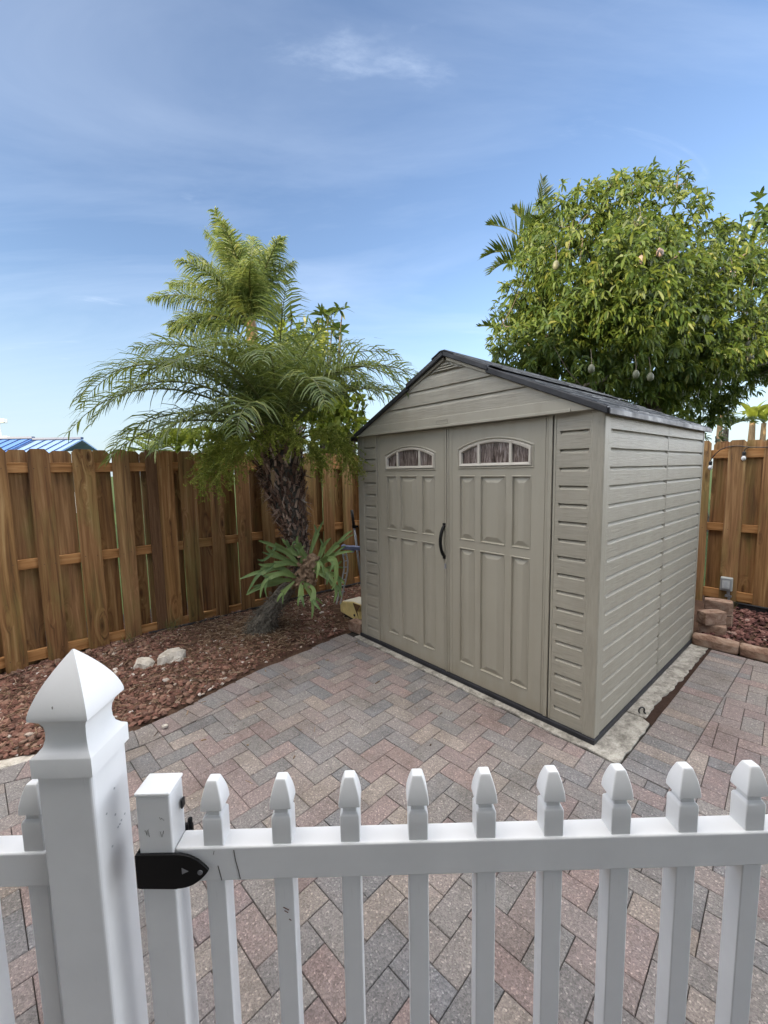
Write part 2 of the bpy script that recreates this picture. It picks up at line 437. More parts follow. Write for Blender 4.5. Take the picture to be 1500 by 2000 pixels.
M['nail'] = m_plain('rusty_nail', (.05,.03,.02), .7)
M['scuff'] = m_plain('grey_scuff', (.10,.085,.08), .7, 0, .2)
M['redscuff'] = m_plain('red_brown_scuff', (.14,.05,.04), .7, 0, .2)
M['white_paint'] = m_plain('white_paint', (.75,.75,.74), .5, 0, .04)

# ================================================================== SETTING
mb = MB()
N = 28
mb.quad((-400,-400,-.06), (400,-400,-.06), (400,400,-.06), (-400,400,-.06))
g = mb.build('ground', M['grass']); tag(g, kind='structure')

# bed edge in world coordinates (edge of the paving against the mulch)
EDGE_W = [(-0.02,4.25),(-0.321,3.930),(-.452,3.842),(-.565,3.705),(-.80,3.415),(-1.036,3.165),(-1.245,2.856),(-1.421,2.568),(-1.60,2.375),(-2.013,2.19),(-2.6,1.98),(-4.2,1.45)]
EDGE = [to_yard(*p) for p in EDGE_W]
def resample(P, step):
    out = [P[0]]; acc = 0
    for (x0,y0),(x1,y1) in zip(P[:-1], P[1:]):
        L = math.hypot(x1-x0, y1-y0); d = step - acc
        while d <= L:
            out.append((x0+(x1-x0)*d/L, y0+(y1-y0)*d/L)); d += step
        acc = L - (d - step)
    return out
def smooth(P, n=2):
    for _ in range(n):
        P = [P[0]] + [((a[0]+2*b[0]+c[0])/4, (a[1]+2*b[1]+c[1])/4) for a,b,c in zip(P[:-2], P[1:-1], P[2:])] + [P[-1]]
    return P
EDGE_S = smooth(resample(EDGE, .05), 6)
EDGE_B = resample(EDGE_S, .1005)
def edge_side(p):
    """signed distance from bed edge: + on the paving side; with the tangent frame"""
    best = None
    for a, b in zip(EDGE_S[:-1], EDGE_S[1:]):
        dx, dy = b[0]-a[0], b[1]-a[1]; L2 = dx*dx+dy*dy
        if L2 < 1e-12: continue
        t = max(0, min(1, ((p[0]-a[0])*dx+(p[1]-a[1])*dy)/L2))
        qx, qy = a[0]+dx*t, a[1]+dy*t
        d2 = (p[0]-qx)**2+(p[1]-qy)**2
        if best is None or d2 < best[0]:
            L = L2**.5
            nx, ny = -dy/L, dx/L
            best = (d2, qx, qy, nx, ny)
    _, qx, qy, nx, ny = best
    return (p[0]-qx)*nx+(p[1]-qy)*ny, qx, qy, nx, ny
# orientation: make the paving side positive
SGN = 1 if edge_side((-1.0,-1.0))[0] > 0 else -1

def clip(poly, nx, ny, c):
    """keep nx*x+ny*y >= c"""
    out = []
    for i, p in enumerate(poly):
        q = poly[(i+1) % len(poly)]
        dp, dq = nx*p[0]+ny*p[1]-c, nx*q[0]+ny*q[1]-c
        if dp >= 0: out.append(p)
        if (dp >= 0) != (dq >= 0):
            t = dp/(dp-dq); out.append((p[0]+(q[0]-p[0])*t, p[1]+(q[1]-p[1])*t))
    return out
def area(P): return .5*sum(P[i][0]*P[(i+1)%len(P)][1]-P[(i+1)%len(P)][0]*P[i][1] for i in range(len(P)))
def inset(P, d):
    n = len(P); out = []
    lines = []
    for i in range(n):
        a, b = P[i], P[(i+1)%n]
        dx, dy = b[0]-a[0], b[1]-a[1]; L = math.hypot(dx, dy)
        if L < 1e-6: return None
        nx, ny = -dy/L, dx/L
        lines.append((nx, ny, nx*a[0]+ny*a[1]+d))
    Q = P
    for nx, ny, c in lines:
        Q = clip(Q, nx, ny, c)
        if len(Q) < 3: return None
    return Q
def clean(P):
    out = []
    for p in P:
        if not out or math.hypot(p[0]-out[-1][0], p[1]-out[-1][1]) > 1e-4: out.append(p)
    if len(out) > 1 and math.hypot(out[0][0]-out[-1][0], out[0][1]-out[-1][1]) < 1e-4: out.pop()
    return out
def paver(mb, poly, rnd, hz=0.0):
    poly = clean(poly)
    if len(poly) < 3: return
    if area(poly) < 0: poly = poly[::-1]
    if area(poly) < .0009: return
    a = inset(poly, .0012)
    if a is None or len(a) < 3: return
    a = clean(a); cx = sum(p[0] for p in a)/len(a); cy = sum(p[1] for p in a)/len(a)
    if len(a) < 3 or area(a) < .0006: return
    n = len(a)
    z = hz + rnd.uniform(-.0012, .0012); tx, ty = rnd.uniform(-.009,.009), rnd.uniform(-.009,.009)
    f2 = .0045
    def shrink(P, d):
        q = []
        for p in P:
            L = math.hypot(p[0]-cx, p[1]-cy) or 1
            k = max(.3, 1 - d*1.35/L)
            q.append((cx+(p[0]-cx)*k, cy+(p[1]-cy)*k))
        return q
    b = shrink(a, .0016); c = shrink(a, f2)
    zt = lambda p, dz: z + dz + tx*(p[0]-cx) + ty*(p[1]-cy)
    vs = [(p[0],p[1],-.03) for p in a] + [(p[0],p[1],zt(p,-.0034)) for p in a] + [(p[0],p[1],zt(p,-.0010)) for p in b] + [(p[0],p[1],zt(p,0)) for p in c]
    fs = [tuple(3*n+i for i in range(n))]
    for r in range(3):
        for i in range(n):
            j = (i+1)%n
            fs.append((r*n+i, r*n+j, (r+1)*n+j, (r+1)*n+i))
    mb.add(vs, fs)

rnd = random.Random(3)
mb = MB()
P = .0995; BA = R(4.6); BO = (-.461, -.613)
ca, sa = math.cos(BA), math.sin(BA)
def bw(x, y): return (BO[0]+(x*ca-y*sa)*P, BO[1]+(x*sa+y*ca)*P)
SLAB_V = -.082; SOL0, SOL1 = .165, .385; CURB_V = 1.985
def put_brick(q):
    cx = sum(p[0] for p in q)/4; cy = sum(p[1] for p in q)/4
    if not (-3.6 < cx < 3.6 and -4.6 < cy < 2.6): return
    w = yw(cx, cy)
    if w.y < -.9 or w.x < -4.0 or w.x > 4.5: return
    d, qx, qy, nx, ny = edge_side((cx, cy)); d *= SGN; nx *= SGN; ny *= SGN
    if d < .06: return
    if d < .45:
        q = clip(q, nx, ny, nx*qx+ny*qy+.203)
        if len(q) < 3: return
    us = [p[0] for p in q]; vs = [p[1] for p in q]
    if max(vs) <= SLAB_V: parts = [q]
    elif min(us) >= SOL1: parts = [q]
    elif max(us) <= SOL1: parts = [clip(q, 0, -1, -SLAB_V)]
    else: parts = [clip(q, 1, 0, SOL1), clip(clip(q, -1, 0, -SOL1), 0, -1, -SLAB_V)]
    for s in parts:
        s = clip(s, 0, -1, -CURB_V) if len(s) > 2 else s
        if len(s) > 2: paver(mb, s, rnd)
for a in range(-60, 61):
    for b in range(-40, 41):
        ox, oy = a + 2*b, -a + 2*b
        if abs(ox) > 60 or abs(oy) > 60: continue
        put_brick([bw(ox+1,oy+1), bw(ox+3,oy+1), bw(ox+3,oy+2), bw(ox+1,oy+2)])
        put_brick([bw(ox,oy), bw(ox+1,oy), bw(ox+1,oy+2), bw(ox,oy+2)])
# soldier course on the right of the shed slab
v = SLAB_V + .003
while v < CURB_V - .02:
    v2 = min(v+.1000, CURB_V)
    s = .012*(v)/2
    paver(mb, [(SOL0-s-.0, v), (SOL1-.001, v+.004), (SOL1-.001, v2+.004), (SOL0-s, v2)], rnd); v = v2
# soldier course along the bed
for a, b in zip(EDGE_B[:-1], EDGE_B[1:]):
    i = EDGE_B.index(a)
    def nrm(k):
        p, q = EDGE_B[max(0,k-1)], EDGE_B[min(len(EDGE_B)-1,k+1)]
        dx, dy = q[0]-p[0], q[1]-p[1]; L = math.hypot(dx,dy)
        return (-dy/L*SGN, dx/L*SGN)
    n0, n1 = nrm(i), nrm(i+1); L = .197
    q = [a, b, (b[0]+n1[0]*L, b[1]+n1[1]*L), (a[0]+n0[0]*L, a[1]+n0[1]*L)]
    q = clip(q, 0, -1, -SLAB_V)
    if len(q) > 2: paver(mb, q, rnd)
pat = mb.build('patio', M['paver']); pat.location = yw(0,0); pat.rotation_euler = (0,0,-YAW); tag(pat, kind='structure')
# sand bed under the pavers
mb = MB()
mb.quad((-4.5,-5.2,-.0075), (4.5,-5.2,-.0075), (4.5,2.02,-.0075), (-4.5,2.02,-.0075))
o = mb.build('paving_bed', M['sand']); o.location = yw(0,0); o.rotation_euler = (0,0,-YAW); tag(o, kind='structure')

# concrete slab under the shed with a ragged edge beside it
rs = random.Random(5)
def ragged(p0, p1, n, amp):
    return [(p0[0]+(p1[0]-p0[0])*i/n + (rs.uniform(-amp,amp) if 0<i<n else 0), p0[1]+(p1[1]-p0[1])*i/n + (rs.uniform(-amp,amp)*.4 if 0<i<n else 0)) for i in range(n+1)]
mb = MB()
poly1 = ragged((-2.16,-.078), (.02,-.078), 46, .0)
poly1 = [(x, y + rs.uniform(-.006,.014)) for x, y in poly1] + [(.155,-.08)] + ragged((.158,-.05),(.150,.44),14,.008) + [(.10,.475),(.02,.47),(-2.16,.47)]
mb.prism(poly1, -.04, .004, axis='z')
right = []
for i in range(40):
    v = .49 + i*(2.0-.49)/39
    w = .108 + .022*min(1, max(0,(v-.8)/.4)) + rs.uniform(-.012,.010)
    if v > 1.70: w = .136 + rs.uniform(-.010,.008)
    if .49 <= v < .56: w = .115
    right.append((w, v))
poly2 = [(-2.16,.482),(.02,.482),(.085,.487)] + right + [(-2.16,2.0)]
mb.prism(poly2, -.04, .003, axis='z')
o = mb.build('concrete_slab', M['slab'], bevel=.004); o.location = yw(0,0); o.rotation_euler = (0,0,-YAW); tag(o, kind='structure')
mb = MB()
mb.quad((.02,.44,-.0035),(.17,.44,-.0035),(.155,2.0,-.0035),(.02,2.0,-.0035))
o = mb.build('soil_gap', M['rust']); o.location = yw(0,0); o.rotation_euler = (0,0,-YAW); tag(o, kind='structure')

# mulch beds ------------------------------------------------------
def bed_h(u, v):
    """height of the left bed surface"""
    d = -SGN*edge_side((u, v))[0]
    if d < 0: return -.02
    h = .012 + .055*(1-math.exp(-d*3.0))
    h += .020*mnoise.noise(Vector((u*1.7, v*1.7, 0))) * min(1, d*4)
    cu, cv = -2.75, -.75
    h += .045*math.exp(-((u-cu)**2+(v-cv)**2)/.18)
    h -= .06*max(0, min(1, (-v-1.6)))*max(0, min(1, (d-.15)/.6))
    return h
FENCE_U, FENCE_V = -3.475, 3.36
mb = MB()
gu = np.linspace(-3.95, -1.75, 56); gv = np.linspace(-5.0, 3.7, 120)
idx = {}
for i, u in enumerate(gu):
    for j, v in enumerate(gv):
        idx[i,j] = len(mb.v); mb.v.append((u, v, bed_h(u, v)))
for i in range(len(gu)-1):
    for j in range(len(gv)-1):
        u, v = gu[i], gv[j]
        if -SGN*edge_side((u, v))[0] < -.12: continue
        if u > -2.14 and v > -.06: continue
        mb.f.append((idx[i,j], idx[i+1,j], idx[i+1,j+1], idx[i,j+1])); mb.m.append(0)
o = mb.build('mulch_bed', M['soil'], smooth=True); o.location = yw(0,0); o.rotation_euler = (0,0,-YAW); tag(o, kind='structure')
mb = MB()
gu = np.linspace(-2.4, 2.6, 50); gv = np.linspace(2.06, 3.6, 18); idx = {}
for i, u in enumerate(gu):
    for j, v in enumerate(gv):
        idx[i,j] = len(mb.v); mb.v.append((u, v, .045+.02*mnoise.noise(Vector((u*2, v*2, 4)))))
for i in range(len(gu)-1):
    for j in range(len(gv)-1):
        mb.f.append((idx[i,j], idx[i+1,j], idx[i+1,j+1], idx[i,j+1])); mb.m.append(0)
o = mb.build('mulch_bed', M['soil'], smooth=True); o.location = yw(0,0); o.rotation_euler = (0,0,-YAW); tag(o, kind='structure')

def rock(mb, x, y, z, s, rr, flat=.6):
    rot = Matrix.Rotation(rr.uniform(0,6.28),3,'Z') @ Matrix.Rotation(rr.uniform(-.5,.5),3,'X') @ Matrix.Rotation(rr.uniform(-.5,.5),3,'Y')
    sx, sy, sz = s*rr.uniform(.8,1.35), s*rr.uniform(.6,1.0), s*flat*rr.uniform(.6,1.1)
    vs = []
    for p in ICO_V:
        k = rr.uniform(.68,1.2)
        q = rot @ Vector((p.x*sx*k, p.y*sy*k, p.z*sz*k)); vs.append((x+q.x, y+q.y, z+q.z))
    mb.add(vs, ICO_F)
rr = random.Random(11)
mb = MB(); tw = MB()
cnt = 0
PALM_UV = (-2.76, -.74)
for _ in range(90000):
    u = rr.uniform(-3.46,-1.7); v = rr.uniform(-4.0,2.2)
    d = -SGN*edge_side((u,v))[0]
    if d < .012 or (u > -2.15 and v > -.04): continue
    w = yw(u, v)
    if w.x < -4.2 or w.y < .8: continue
    dens = .46 + 1.0*mnoise.noise(Vector((u*2.2, v*2.2, 7)))
    dp = math.hypot(u-PALM_UV[0], v-PALM_UV[1])
    if dp < .55: dens -= .45*(1-dp/.55)
    if v < -1.0: dens += .35
    if d < .3: dens += .15
    if v > .4: dens -= .2
    if rr.random() > dens: continue
    s = rr.choice([.007,.008,.010,.011,.013,.015,.018,.022])*rr.uniform(.7,1.15)*(1+.55*mnoise.noise(Vector((u*1.3, v*1.3, 21))))*(1.15 if v < -1.2 else 1)
    rock(mb, u, v, bed_h(u, v) + s*.25, s, rr); cnt += 1
    if cnt > 17000: break
o = mb.build('lava_rock_mulch', M['lava']); o.location = yw(0,0); o.rotation_euler = (0,0,-YAW)
tag(o, 'reddish brown lava rock mulch spread under the leaning palm', 'rock mulch', kind='stuff')
mb = MB()
for _ in range(2600):
    u = rr.uniform(.02,2.2); v = rr.uniform(2.10,3.33)
    s = rr.choice([.012,.016,.02,.026])*rr.uniform(.8,1.2)
    rock(mb, u, v, .055+.02*mnoise.noise(Vector((u*2, v*2, 4)))+s*.3, s, rr)
o = mb.build('lava_rock_mulch', M['lava_dark']); o.location = yw(0,0); o.rotation_euler = (0,0,-YAW)
tag(o, 'dark maroon lava rock mulch behind the edging stones right of the shed', 'rock mulch', kind='stuff')
for _ in range(5200):
    if rr.random() < .6:
        a = rr.uniform(0,6.28); r0 = abs(rr.gauss(0,.45)); u, v = PALM_UV[0]+math.cos(a)*r0, PALM_UV[1]+math.sin(a)*r0
    else:
        u = rr.uniform(-3.4,-1.95); v = rr.uniform(-2.6,1.2)
    d = -SGN*edge_side((u,v))[0]
    if d < .03 or u < -3.4 or (u > -2.15 and v > -.04): continue
    z = bed_h(u,v)+rr.uniform(.006,.028); L = rr.choice([.03,.04,.05,.07,.10]); a = rr.uniform(0,6.28); t = rr.uniform(-.15,.15)
    dx, dy = math.cos(a)*L/2, math.sin(a)*L/2
    tw.tube([(u-dx,v-dy,z-t*L/2),(u+rr.uniform(-.004,.004),v+rr.uniform(-.004,.004),z+.003),(u+dx,v+dy,z+t*L/2)], rr.choice([.0012,.0018,.003]), 4)
for _ in range(130):
    u = rr.uniform(-2.3,.1); v = rr.uniform(-1.9,-.1) ; d = SGN*edge_side((u,v))[0]
    if d < .01 or rr.random() > math.exp(-d*1.4): continue
    a = rr.uniform(0,6.28); L = rr.choice([.012,.02,.03,.05]); dx, dy = math.cos(a)*L/2, math.sin(a)*L/2
    tw.tube([(u-dx,v-dy,.003),(u,v,.005),(u+dx,v+dy,.003)], rr.choice([.0012,.002,.0035]), 4)
o = tw.build('dry_twigs', M['twig']); o.location = yw(0,0); o.rotation_euler = (0,0,-YAW)
tag(o, 'dry brown twigs and palm litter scattered over the mulch', 'plant litter', kind='stuff')

# ================================================================== SHED
W, D, HW = 2.126, 2.07, 1.865
LAPS = [.132 + .1025*k for k in range(17)]

def siding(mb, s0, s1, z0, z1, ml, mr, laps, put, p=.018, bh=.024, skew=.008):
    """moulded lap siding; put(s, d, z) maps to local space, d is how far out"""
    def q(a, b, c, d): mb.quad(put(*a), put(*b), put(*c), put(*d))
    prev = z0; a, b = s0+ml, s1-mr
    for zk in laps:
        if zk-bh < prev or zk > z1: continue
        q((s0,0,prev),(s1,0,prev),(s1,0,zk-bh),(s0,0,zk-bh))
        if ml: q((s0,0,zk-bh),(a+skew,0,zk-bh),(a,0,zk),(s0,0,zk))
        if mr: q((b-skew,0,zk-bh),(s1,0,zk-bh),(s1,0,zk),(b,0,zk))
        q((a+skew,0,zk-bh),(b-skew,0,zk-bh),(b-skew,-p,zk-.003),(a+skew,-p,zk-.003))
        q((a,-p,zk-.003),(b,-p,zk-.003),(b,0,zk),(a,0,zk))
        mb.add([put(a+skew,0,zk-bh),put(a+skew,-p,zk-.003),put(a,0,zk)],[(0,1,2)])
        mb.add([put(b-skew,0,zk-bh),put(b,0,zk),put(b-skew,-p,zk-.003)],[(0,1,2)])
        prev = zk
    q((s0,0,prev),(s1,0,prev),(s1,0,z1),(s0,0,z1))

shed = yard_thing('garden_shed', 'tan moulded plastic garden shed with double doors and charcoal roof', 'shed', 0, 0, 0)
mb = MB()
mb.box(-W-.01, .012, -.022, D+.012, .004, .034)
mb.build('base', M['navy'], shed, bevel=.004)
# front siding panels
for nm, x0, x1, ml, mr in (('siding_panel', -.258, -.062, .018, .012), ('siding_panel', -W+.075, -1.872, .012, .010)):
    mb = MB(); siding(mb, x0, x1, .03, 1.88, ml, mr, LAPS, lambda s, d, z: (s, -d-.002, z))
    mb.box(x0, x1, .016, .03, .03, 1.88)
    mb.build(nm, M['sid_x'], shed)
# right wall, two panels with a seam
for y0, y1, ml, mr in ((.062, 1.096, .028, .004), (1.104, D-.02, .006, .012)):
    mb = MB(); siding(mb, y0, y1, .03, 1.89, ml, mr, LAPS, lambda s, d, z: (d, s, z), p=.019)
    mb.box(-.034, -.0205, y0, y1, .03, 1.89)
    mb.build('siding_panel', M['sid_y'], shed)
mb = MB(); mb.box(-.012, -.006, 1.094, 1.106, .03, 1.87)
mb.build('seam', M['tan'], shed)
# corner posts
for x0, x1, y0, y1 in ((-.066, .006, -.007, .066), (-W-.006, -W+.079, -.007, .07), (-.05, .004, D-.03, D+.003)):
    mb = MB(); mb.box(x0, x1, y0, y1, .03, 1.872)
    mb.build('corner_post', M['sid_z'], shed, bevel=.008, seg=3)
# other walls
mb = MB(); siding(mb, .07, D-.02, .03, 1.89, .02, .02, LAPS, lambda s, d, z: (-W-d, s, z)); mb.box(-W+.02, -W+.03, .07, D-.02, .03, 1.89)
mb.build('siding_panel', M['sid_y'], shed)
mb = MB(); siding(mb, -W+.02, -.05, .03, 1.89, .02, .02, LAPS, lambda s, d, z: (s, D-.003+d, z)); mb.prism([(-W+.02,1.89),(-.05,1.89),(-W/2,2.32)], D-.03, D-.01)
mb.build('back_wall', M['sid_x'], shed)
# door frame
mb = MB()
mb.box(-.306, -.281, -.006, .03, .034, 1.868)
mb.box(-.2735, -.259, -.003, .03, .034, 1.868)
mb.box(-1.880, -1.862, -.006, .03, .034, 1.868)
mb.box(-1.862, -.306, .012, .05, 1.845, 1.868)
mb.build('door_frame', M['tan'], shed, bevel=.003)
mb = MB(); mb.box(-.2805, -.274, .006, .010, .036, 1.866); mb.box(-1.862, -.306, .028, .04, .034, 1.84)
mb.build('door_gap', M['black'], shed)

def arch(x0, x1, zb, zs, za, n=14, d=0.0):
    x0 += d; x1 -= d; zb += d
    h = za - zs; hw = (x1-x0)/2
    Rr = (hw*hw + h*h)/(2*h)
    cx = (x0+x1)/2; cz = za - Rr
    th = math.asin(min(1, hw/Rr))
    pts = [(x0, zb), (x1, zb)]
    for i in range(n+1):
        a = th - 2*th*i/n
        pts.append((cx + Rr*math.sin(a), cz + Rr*math.cos(a) - d*.9))
    return pts
def ring(mb, o, i, yo, yi, mi=0):
    n = len(o)
    for k in range(n):
        j = (k+1) % n
        mb.quad((o[k][0],yo,o[k][1]),(o[j][0],yo,o[j][1]),(i[j][0],yi,i[j][1]),(i[k][0],yi,i[k][1]), mi)

def make_door(x0, x1, cols, win, mull):
    z0, z1 = .036, 1.862
    rows = [(.150, 1.010), (1.064, 1.522)]
    mb = MB()
    def q(a, b, c, d): mb.quad(a, b, c, d)
    xs = [x0] + [e for c in cols for e in c] + [x1]
    wb, wsz, wa = win
    zs = [z0, rows[0][0], rows[0][1], rows[1][0], rows[1][1], wb]
    for i in range(len(xs)-1):
        for j in range(len(zs)-1):
            a, b, c, d = xs[i], xs[i+1], zs[j], zs[j+1]
            if i % 2 == 1 and j in (1, 3):
                fw = .036 if (b-a) < .16 else .044
                loops = [(0, 0, 0), (.003, .003, -.0035), (.007, .007, -.0035), (.011, .011, .0105), (.016, .016, .011), (.013+fw, .013+.034, -.001), (.013+fw+.003, .013+.037, -.001)]
                prev = None
                for k, (dx, dz, y) in enumerate(loops):
                    L = [(a+dx,y,c+dz),(b-dx,y,c+dz),(b-dx,y,d-dz),(a+dx,y,d-dz)]
                    if prev:
                        for m in range(4):
                            n = (m+1) % 4
                            q(prev[m], prev[n], L[n], L[m])
                    prev = L
                q(*prev)
            else:
                q((a,0,c),(b,0,c),(b,0,d),(a,0,d))
    wx0, wx1 = cols[0][0], cols[2][1]
    out = arch(wx0, wx1, wb, wsz, wa)
    q((x0,0,wb),(wx0,0,wb),(wx0,0,z1),(x0,0,z1)); q((wx1,0,wb),(x1,0,wb),(x1,0,z1),(wx1,0,z1))
    ap = out[2:]
    for k in range(len(ap)-1):
        (xa, za_), (xb, zb_) = ap[k], ap[k+1]
        q((xb,0,zb_),(xa,0,za_),(xa,0,z1),(xb,0,z1))
    # slab edges
    q((x0,0,z0),(x0,0,z1),(x0,.028,z1),(x0,.028,z0)); q((x1,0,z1),(x1,0,z0),(x1,.028,z0),(x1,.028,z1))
    q((x0,0,z1),(x1,0,z1),(x1,.028,z1),(x0,.028,z1)); q((x1,0,z0),(x0,0,z0),(x0,.028,z0),(x1,.028,z0))
    # moulded edge beads along both stiles
    for xe in (x0+.012, x1-.030):
        mb.box(xe, xe+.016, -.0035, .004, z0+.004, z1-.004)
    # moulded surround of the window
    sur_o, sur_i = arch(wx0-.016, wx1+.016, wb-.016, wsz+.012, wa+.016), out
    ring(mb, sur_o, arch(wx0-.008, wx1+.008, wb-.008, wsz+.006, wa+.008), -.0003, -.006); ring(mb, arch(wx0-.008, wx1+.008, wb-.008, wsz+.006, wa+.008), sur_i, -.006, .002)
    d = mb.build('door', M['tan'], shed)
    fr = MB()
    i1 = arch(wx0, wx1, wb, wsz, wa, d=.007); i2 = arch(wx0, wx1, wb, wsz, wa, d=.020); i3 = arch(wx0, wx1, wb, wsz, wa, d=.024)
    ring(fr, out, i1, .006, -.009); ring(fr, i1, i2, -.009, -.006); ring(fr, i2, i3, -.006, .012)
    h = lambda x: max(p[1] for p in [(px_, pz_) for px_, pz_ in i2[2:]] if True) if False else (lambda pts: next((a[1]+(b[1]-a[1])*(a[0]-x)/(a[0]-b[0]) for a, b in zip(pts[:-1], pts[1:]) if b[0] <= x <= a[0]), wsz))(i2[2:])
    for mx in mull:
        zt = h(mx) + .006
        fr.box(mx-.009, mx+.009, -.0045, .011, wb+.018, zt)
    fr.build('window_frame', M['frame_tan'], d)
    pn = MB(); pts = arch(wx0, wx1, wb, wsz, wa, d=.0215)
    pn.prism(pts, .010, .014)
    pn.build('window_pane', M['film'], d)
    return d
dl = make_door(-1.858, -1.0865, [(-1.746,-1.614),(-1.579,-1.381),(-1.331,-1.196)], (1.575, 1.686, 1.746), (-1.600, -1.352))
dr = make_door(-1.056, -.309, [(-.963,-.827),(-.785,-.588),(-.545,-.410)], (1.581, 1.700, 1.758), (-.798, -.556))
mb = MB(); mb.box(-1.0855, -1.0735, -.012, .02, .036, 1.862); mb.box(-1.0725, -1.0575, -.005, .02, .036, 1.862)
mb.build('astragal', M['tan'], dr, bevel=.003)
mb = MB()
pts = []
for i in range(13):
    t = i/12; zz = .922 + .234*t
    pts.append((-1.094, -.010 - .046*math.sin(math.pi*t)**.75, zz))
mb.tube(pts, [.010]+[.0125]*11+[.010], 8)
mb.box(-1.108, -1.080, -.016, 0.0, .905, .935); mb.box(-1.108, -1.080, -.016, 0.0, 1.143, 1.173)
mb.build('handle', M['black_gloss'], dl, smooth=False, bevel=.003)
mb = MB(); mb.box(-1.090, -1.074, -.017, -.0125, .835, .873); mb.tube([(-1.082,-.0175,.862),(-1.082,-.020,.862)], .005, 10)
mb.tube([(-1.082,-.018,.842),(-1.082,-.024,.842),(-1.082,-.024,.836)], .003, 8)
mb.build('latch', M['grey_metal'], dl, bevel=.002)

# gable
SL = .447
GX = W/2 - .012
def hwid(z, top=2.345): return (top - z)/SL
mb = MB()
yf = -.034
mb.prism([(-W/2-GX-.005,1.866),(-W/2+GX+.005,1.866),(-W/2+.02,2.352),(-W/2-.02,2.352)], -.018, .02)
prev = 1.944
for zk in (2.050, 2.157, 2.256):
    bh = .030
    for za, zb, ya, yb in ((prev, zk-bh, yf, yf), (zk-bh, zk-.003, yf, yf+.013), (zk-.003, zk, yf+.013, yf)):
        wa, wb = max(0, hwid(za)-.045), max(0, hwid(zb)-.045)
        mb.quad((-W/2-wa,ya,za),(-W/2+wa,ya,za),(-W/2+wb,yb,zb),(-W/2-wb,yb,zb))
    prev = zk
za, zb = 2.256, 2.338; wa, wb = hwid(za)-.045, 0.0
mb.quad((-W/2-wa,yf+.008,za),(-W/2+wa,yf+.008,za),(-W/2+.01,yf+.008,zb-.03),(-W/2-.01,yf+.008,zb-.03))
gab = mb.build('gable', M['sid_x'], shed)
mb = MB()
mb.prism([(-W/2-GX-.002,1.868),(-W/2+GX+.002,1.868),(-W/2+hwid(1.944)-.006,1.944),(-W/2-hwid(1.944)+.006,1.944)], -.0405, -.0185)
mb.box(-W/2-GX+.02, -W/2+GX-.15, -.0475, -.0410, 1.866, 1.884)
for s in (-1, 1):
    pts = [(-W/2+s*(hwid(1.9445)-.050), 1.9445), (-W/2+s*(hwid(1.9445)), 1.9445), (-W/2+s*.012, 2.349), (-W/2+s*.012, 2.326)]
    mb.prism(pts, -.0395, -.019)
mb.build('fascia_trim', M['tan'], gab, bevel=.003)
mb = MB()
for k, z in enumerate((2.262, 2.279, 2.296, 2.311)):
    w2 = hwid(z+.012)-.055
    if w2 < .01: continue
    mb.add([(-W/2-w2-.012,-.0385,z),(-W/2+w2+.012,-.0385,z),(-W/2+w2,-.028,z+.012),(-W/2-w2,-.028,z+.012),(-W/2-w2-.012,-.028,z),(-W/2+w2+.012,-.028,z)], [(0,1,2,3),(4,5,1,0)])
mb.build('vent', M['tan'], gab)
mb = MB()
bx0, bx1, bz0, bz1 = -1.142, -1.034, 1.888, 1.921
for a in ((bx0,bx1,bz0,bz0+.005),(bx0,bx1,bz1-.005,bz1),(bx0,bx0+.005,bz0+.005,bz1-.005),(bx1-.005,bx1,bz0+.005,bz1-.005)):
    mb.box(a[0],a[1],-.0435,-.0408,a[2],a[3])
mb.build('badge', M['tan'], gab, bevel=.001)
# roof
RS = .4575
def rz(x): return 2.386 - RS*abs(x + W/2)
for s in (-1, 1):
    mb = MB()
    xa, xb, xc = 0.0, .37, W/2 + .032
    X = lambda d: -W/2 + s*d
    def slab(d0, d1, t, y0, y1, lift):
        pts = [(X(d0), rz(X(d0))+lift), (X(d1), rz(X(d1))+lift), (X(d1), rz(X(d1))+lift-t), (X(d0), rz(X(d0))+lift-t)]
        if s < 0: pts = pts[::-1]
        mb.prism(pts, y0, y1)
    slab(xb-.02, xc, .040, -.056, D+.05, -.010)
    slab(xa if s > 0 else .001, xb, .038, -.064, D+.056, .004)
    slab(xc+.0005, xc+.012, .034, -.050, D+.046, -.013)
    rp = mb.build('roof_panel', M['roof'], shed, bevel=.006)
    rg = random.Random(20+s)
    sh = MB()
    d = .02
    while d < xc-.02:
        d1 = min(d+.145, xc-.004); y = -.030
        while y < D+.02:
            w = rg.uniform(.10,.24); y2 = min(y+w, D+.03)
            t = rg.uniform(.002,.006); l0 = (.0045 if d1 <= xb else -.0095)
            if d < xb < d1: l0 = .0045
            z0_, z1_ = rz(X(d))+l0+.001, rz(X(d1))+l0+t
            vs = [(X(d),y,z0_),(X(d1),y,z1_),(X(d1),y2-.006,z1_),(X(d),y2-.006,z0_),(X(d1),y,rz(X(d1))+l0),(X(d1),y2-.006,rz(X(d1))+l0),(X(d),y,rz(X(d))+l0-.001),(X(d),y2-.006,rz(X(d))+l0-.001)]
            sh.add(vs, [(0,1,2,3),(1,4,5,2),(0,6,4,1),(3,2,5,7)]); y = y2
        d = d1
    sh.build('shingles', M['roof'], rp)
mb = MB()
pts = []
for i in range(9):
    d = -.10 + .2*i/8; pts.append((-W/2+d, 2.386 - RS*abs(d)*(.9 if abs(d)<.03 else 1) + .013 - (.008 if abs(d) < .01 else 0)))
poly = pts + [(p[0], p[1]-.010) for p in pts[::-1]]
y = -.068; 
while y < D:
    mb.prism(poly, y, min(y+.29, D+.058)); y += .293
mb.build('ridge_cap', M['roof'], shed, bevel=.003)

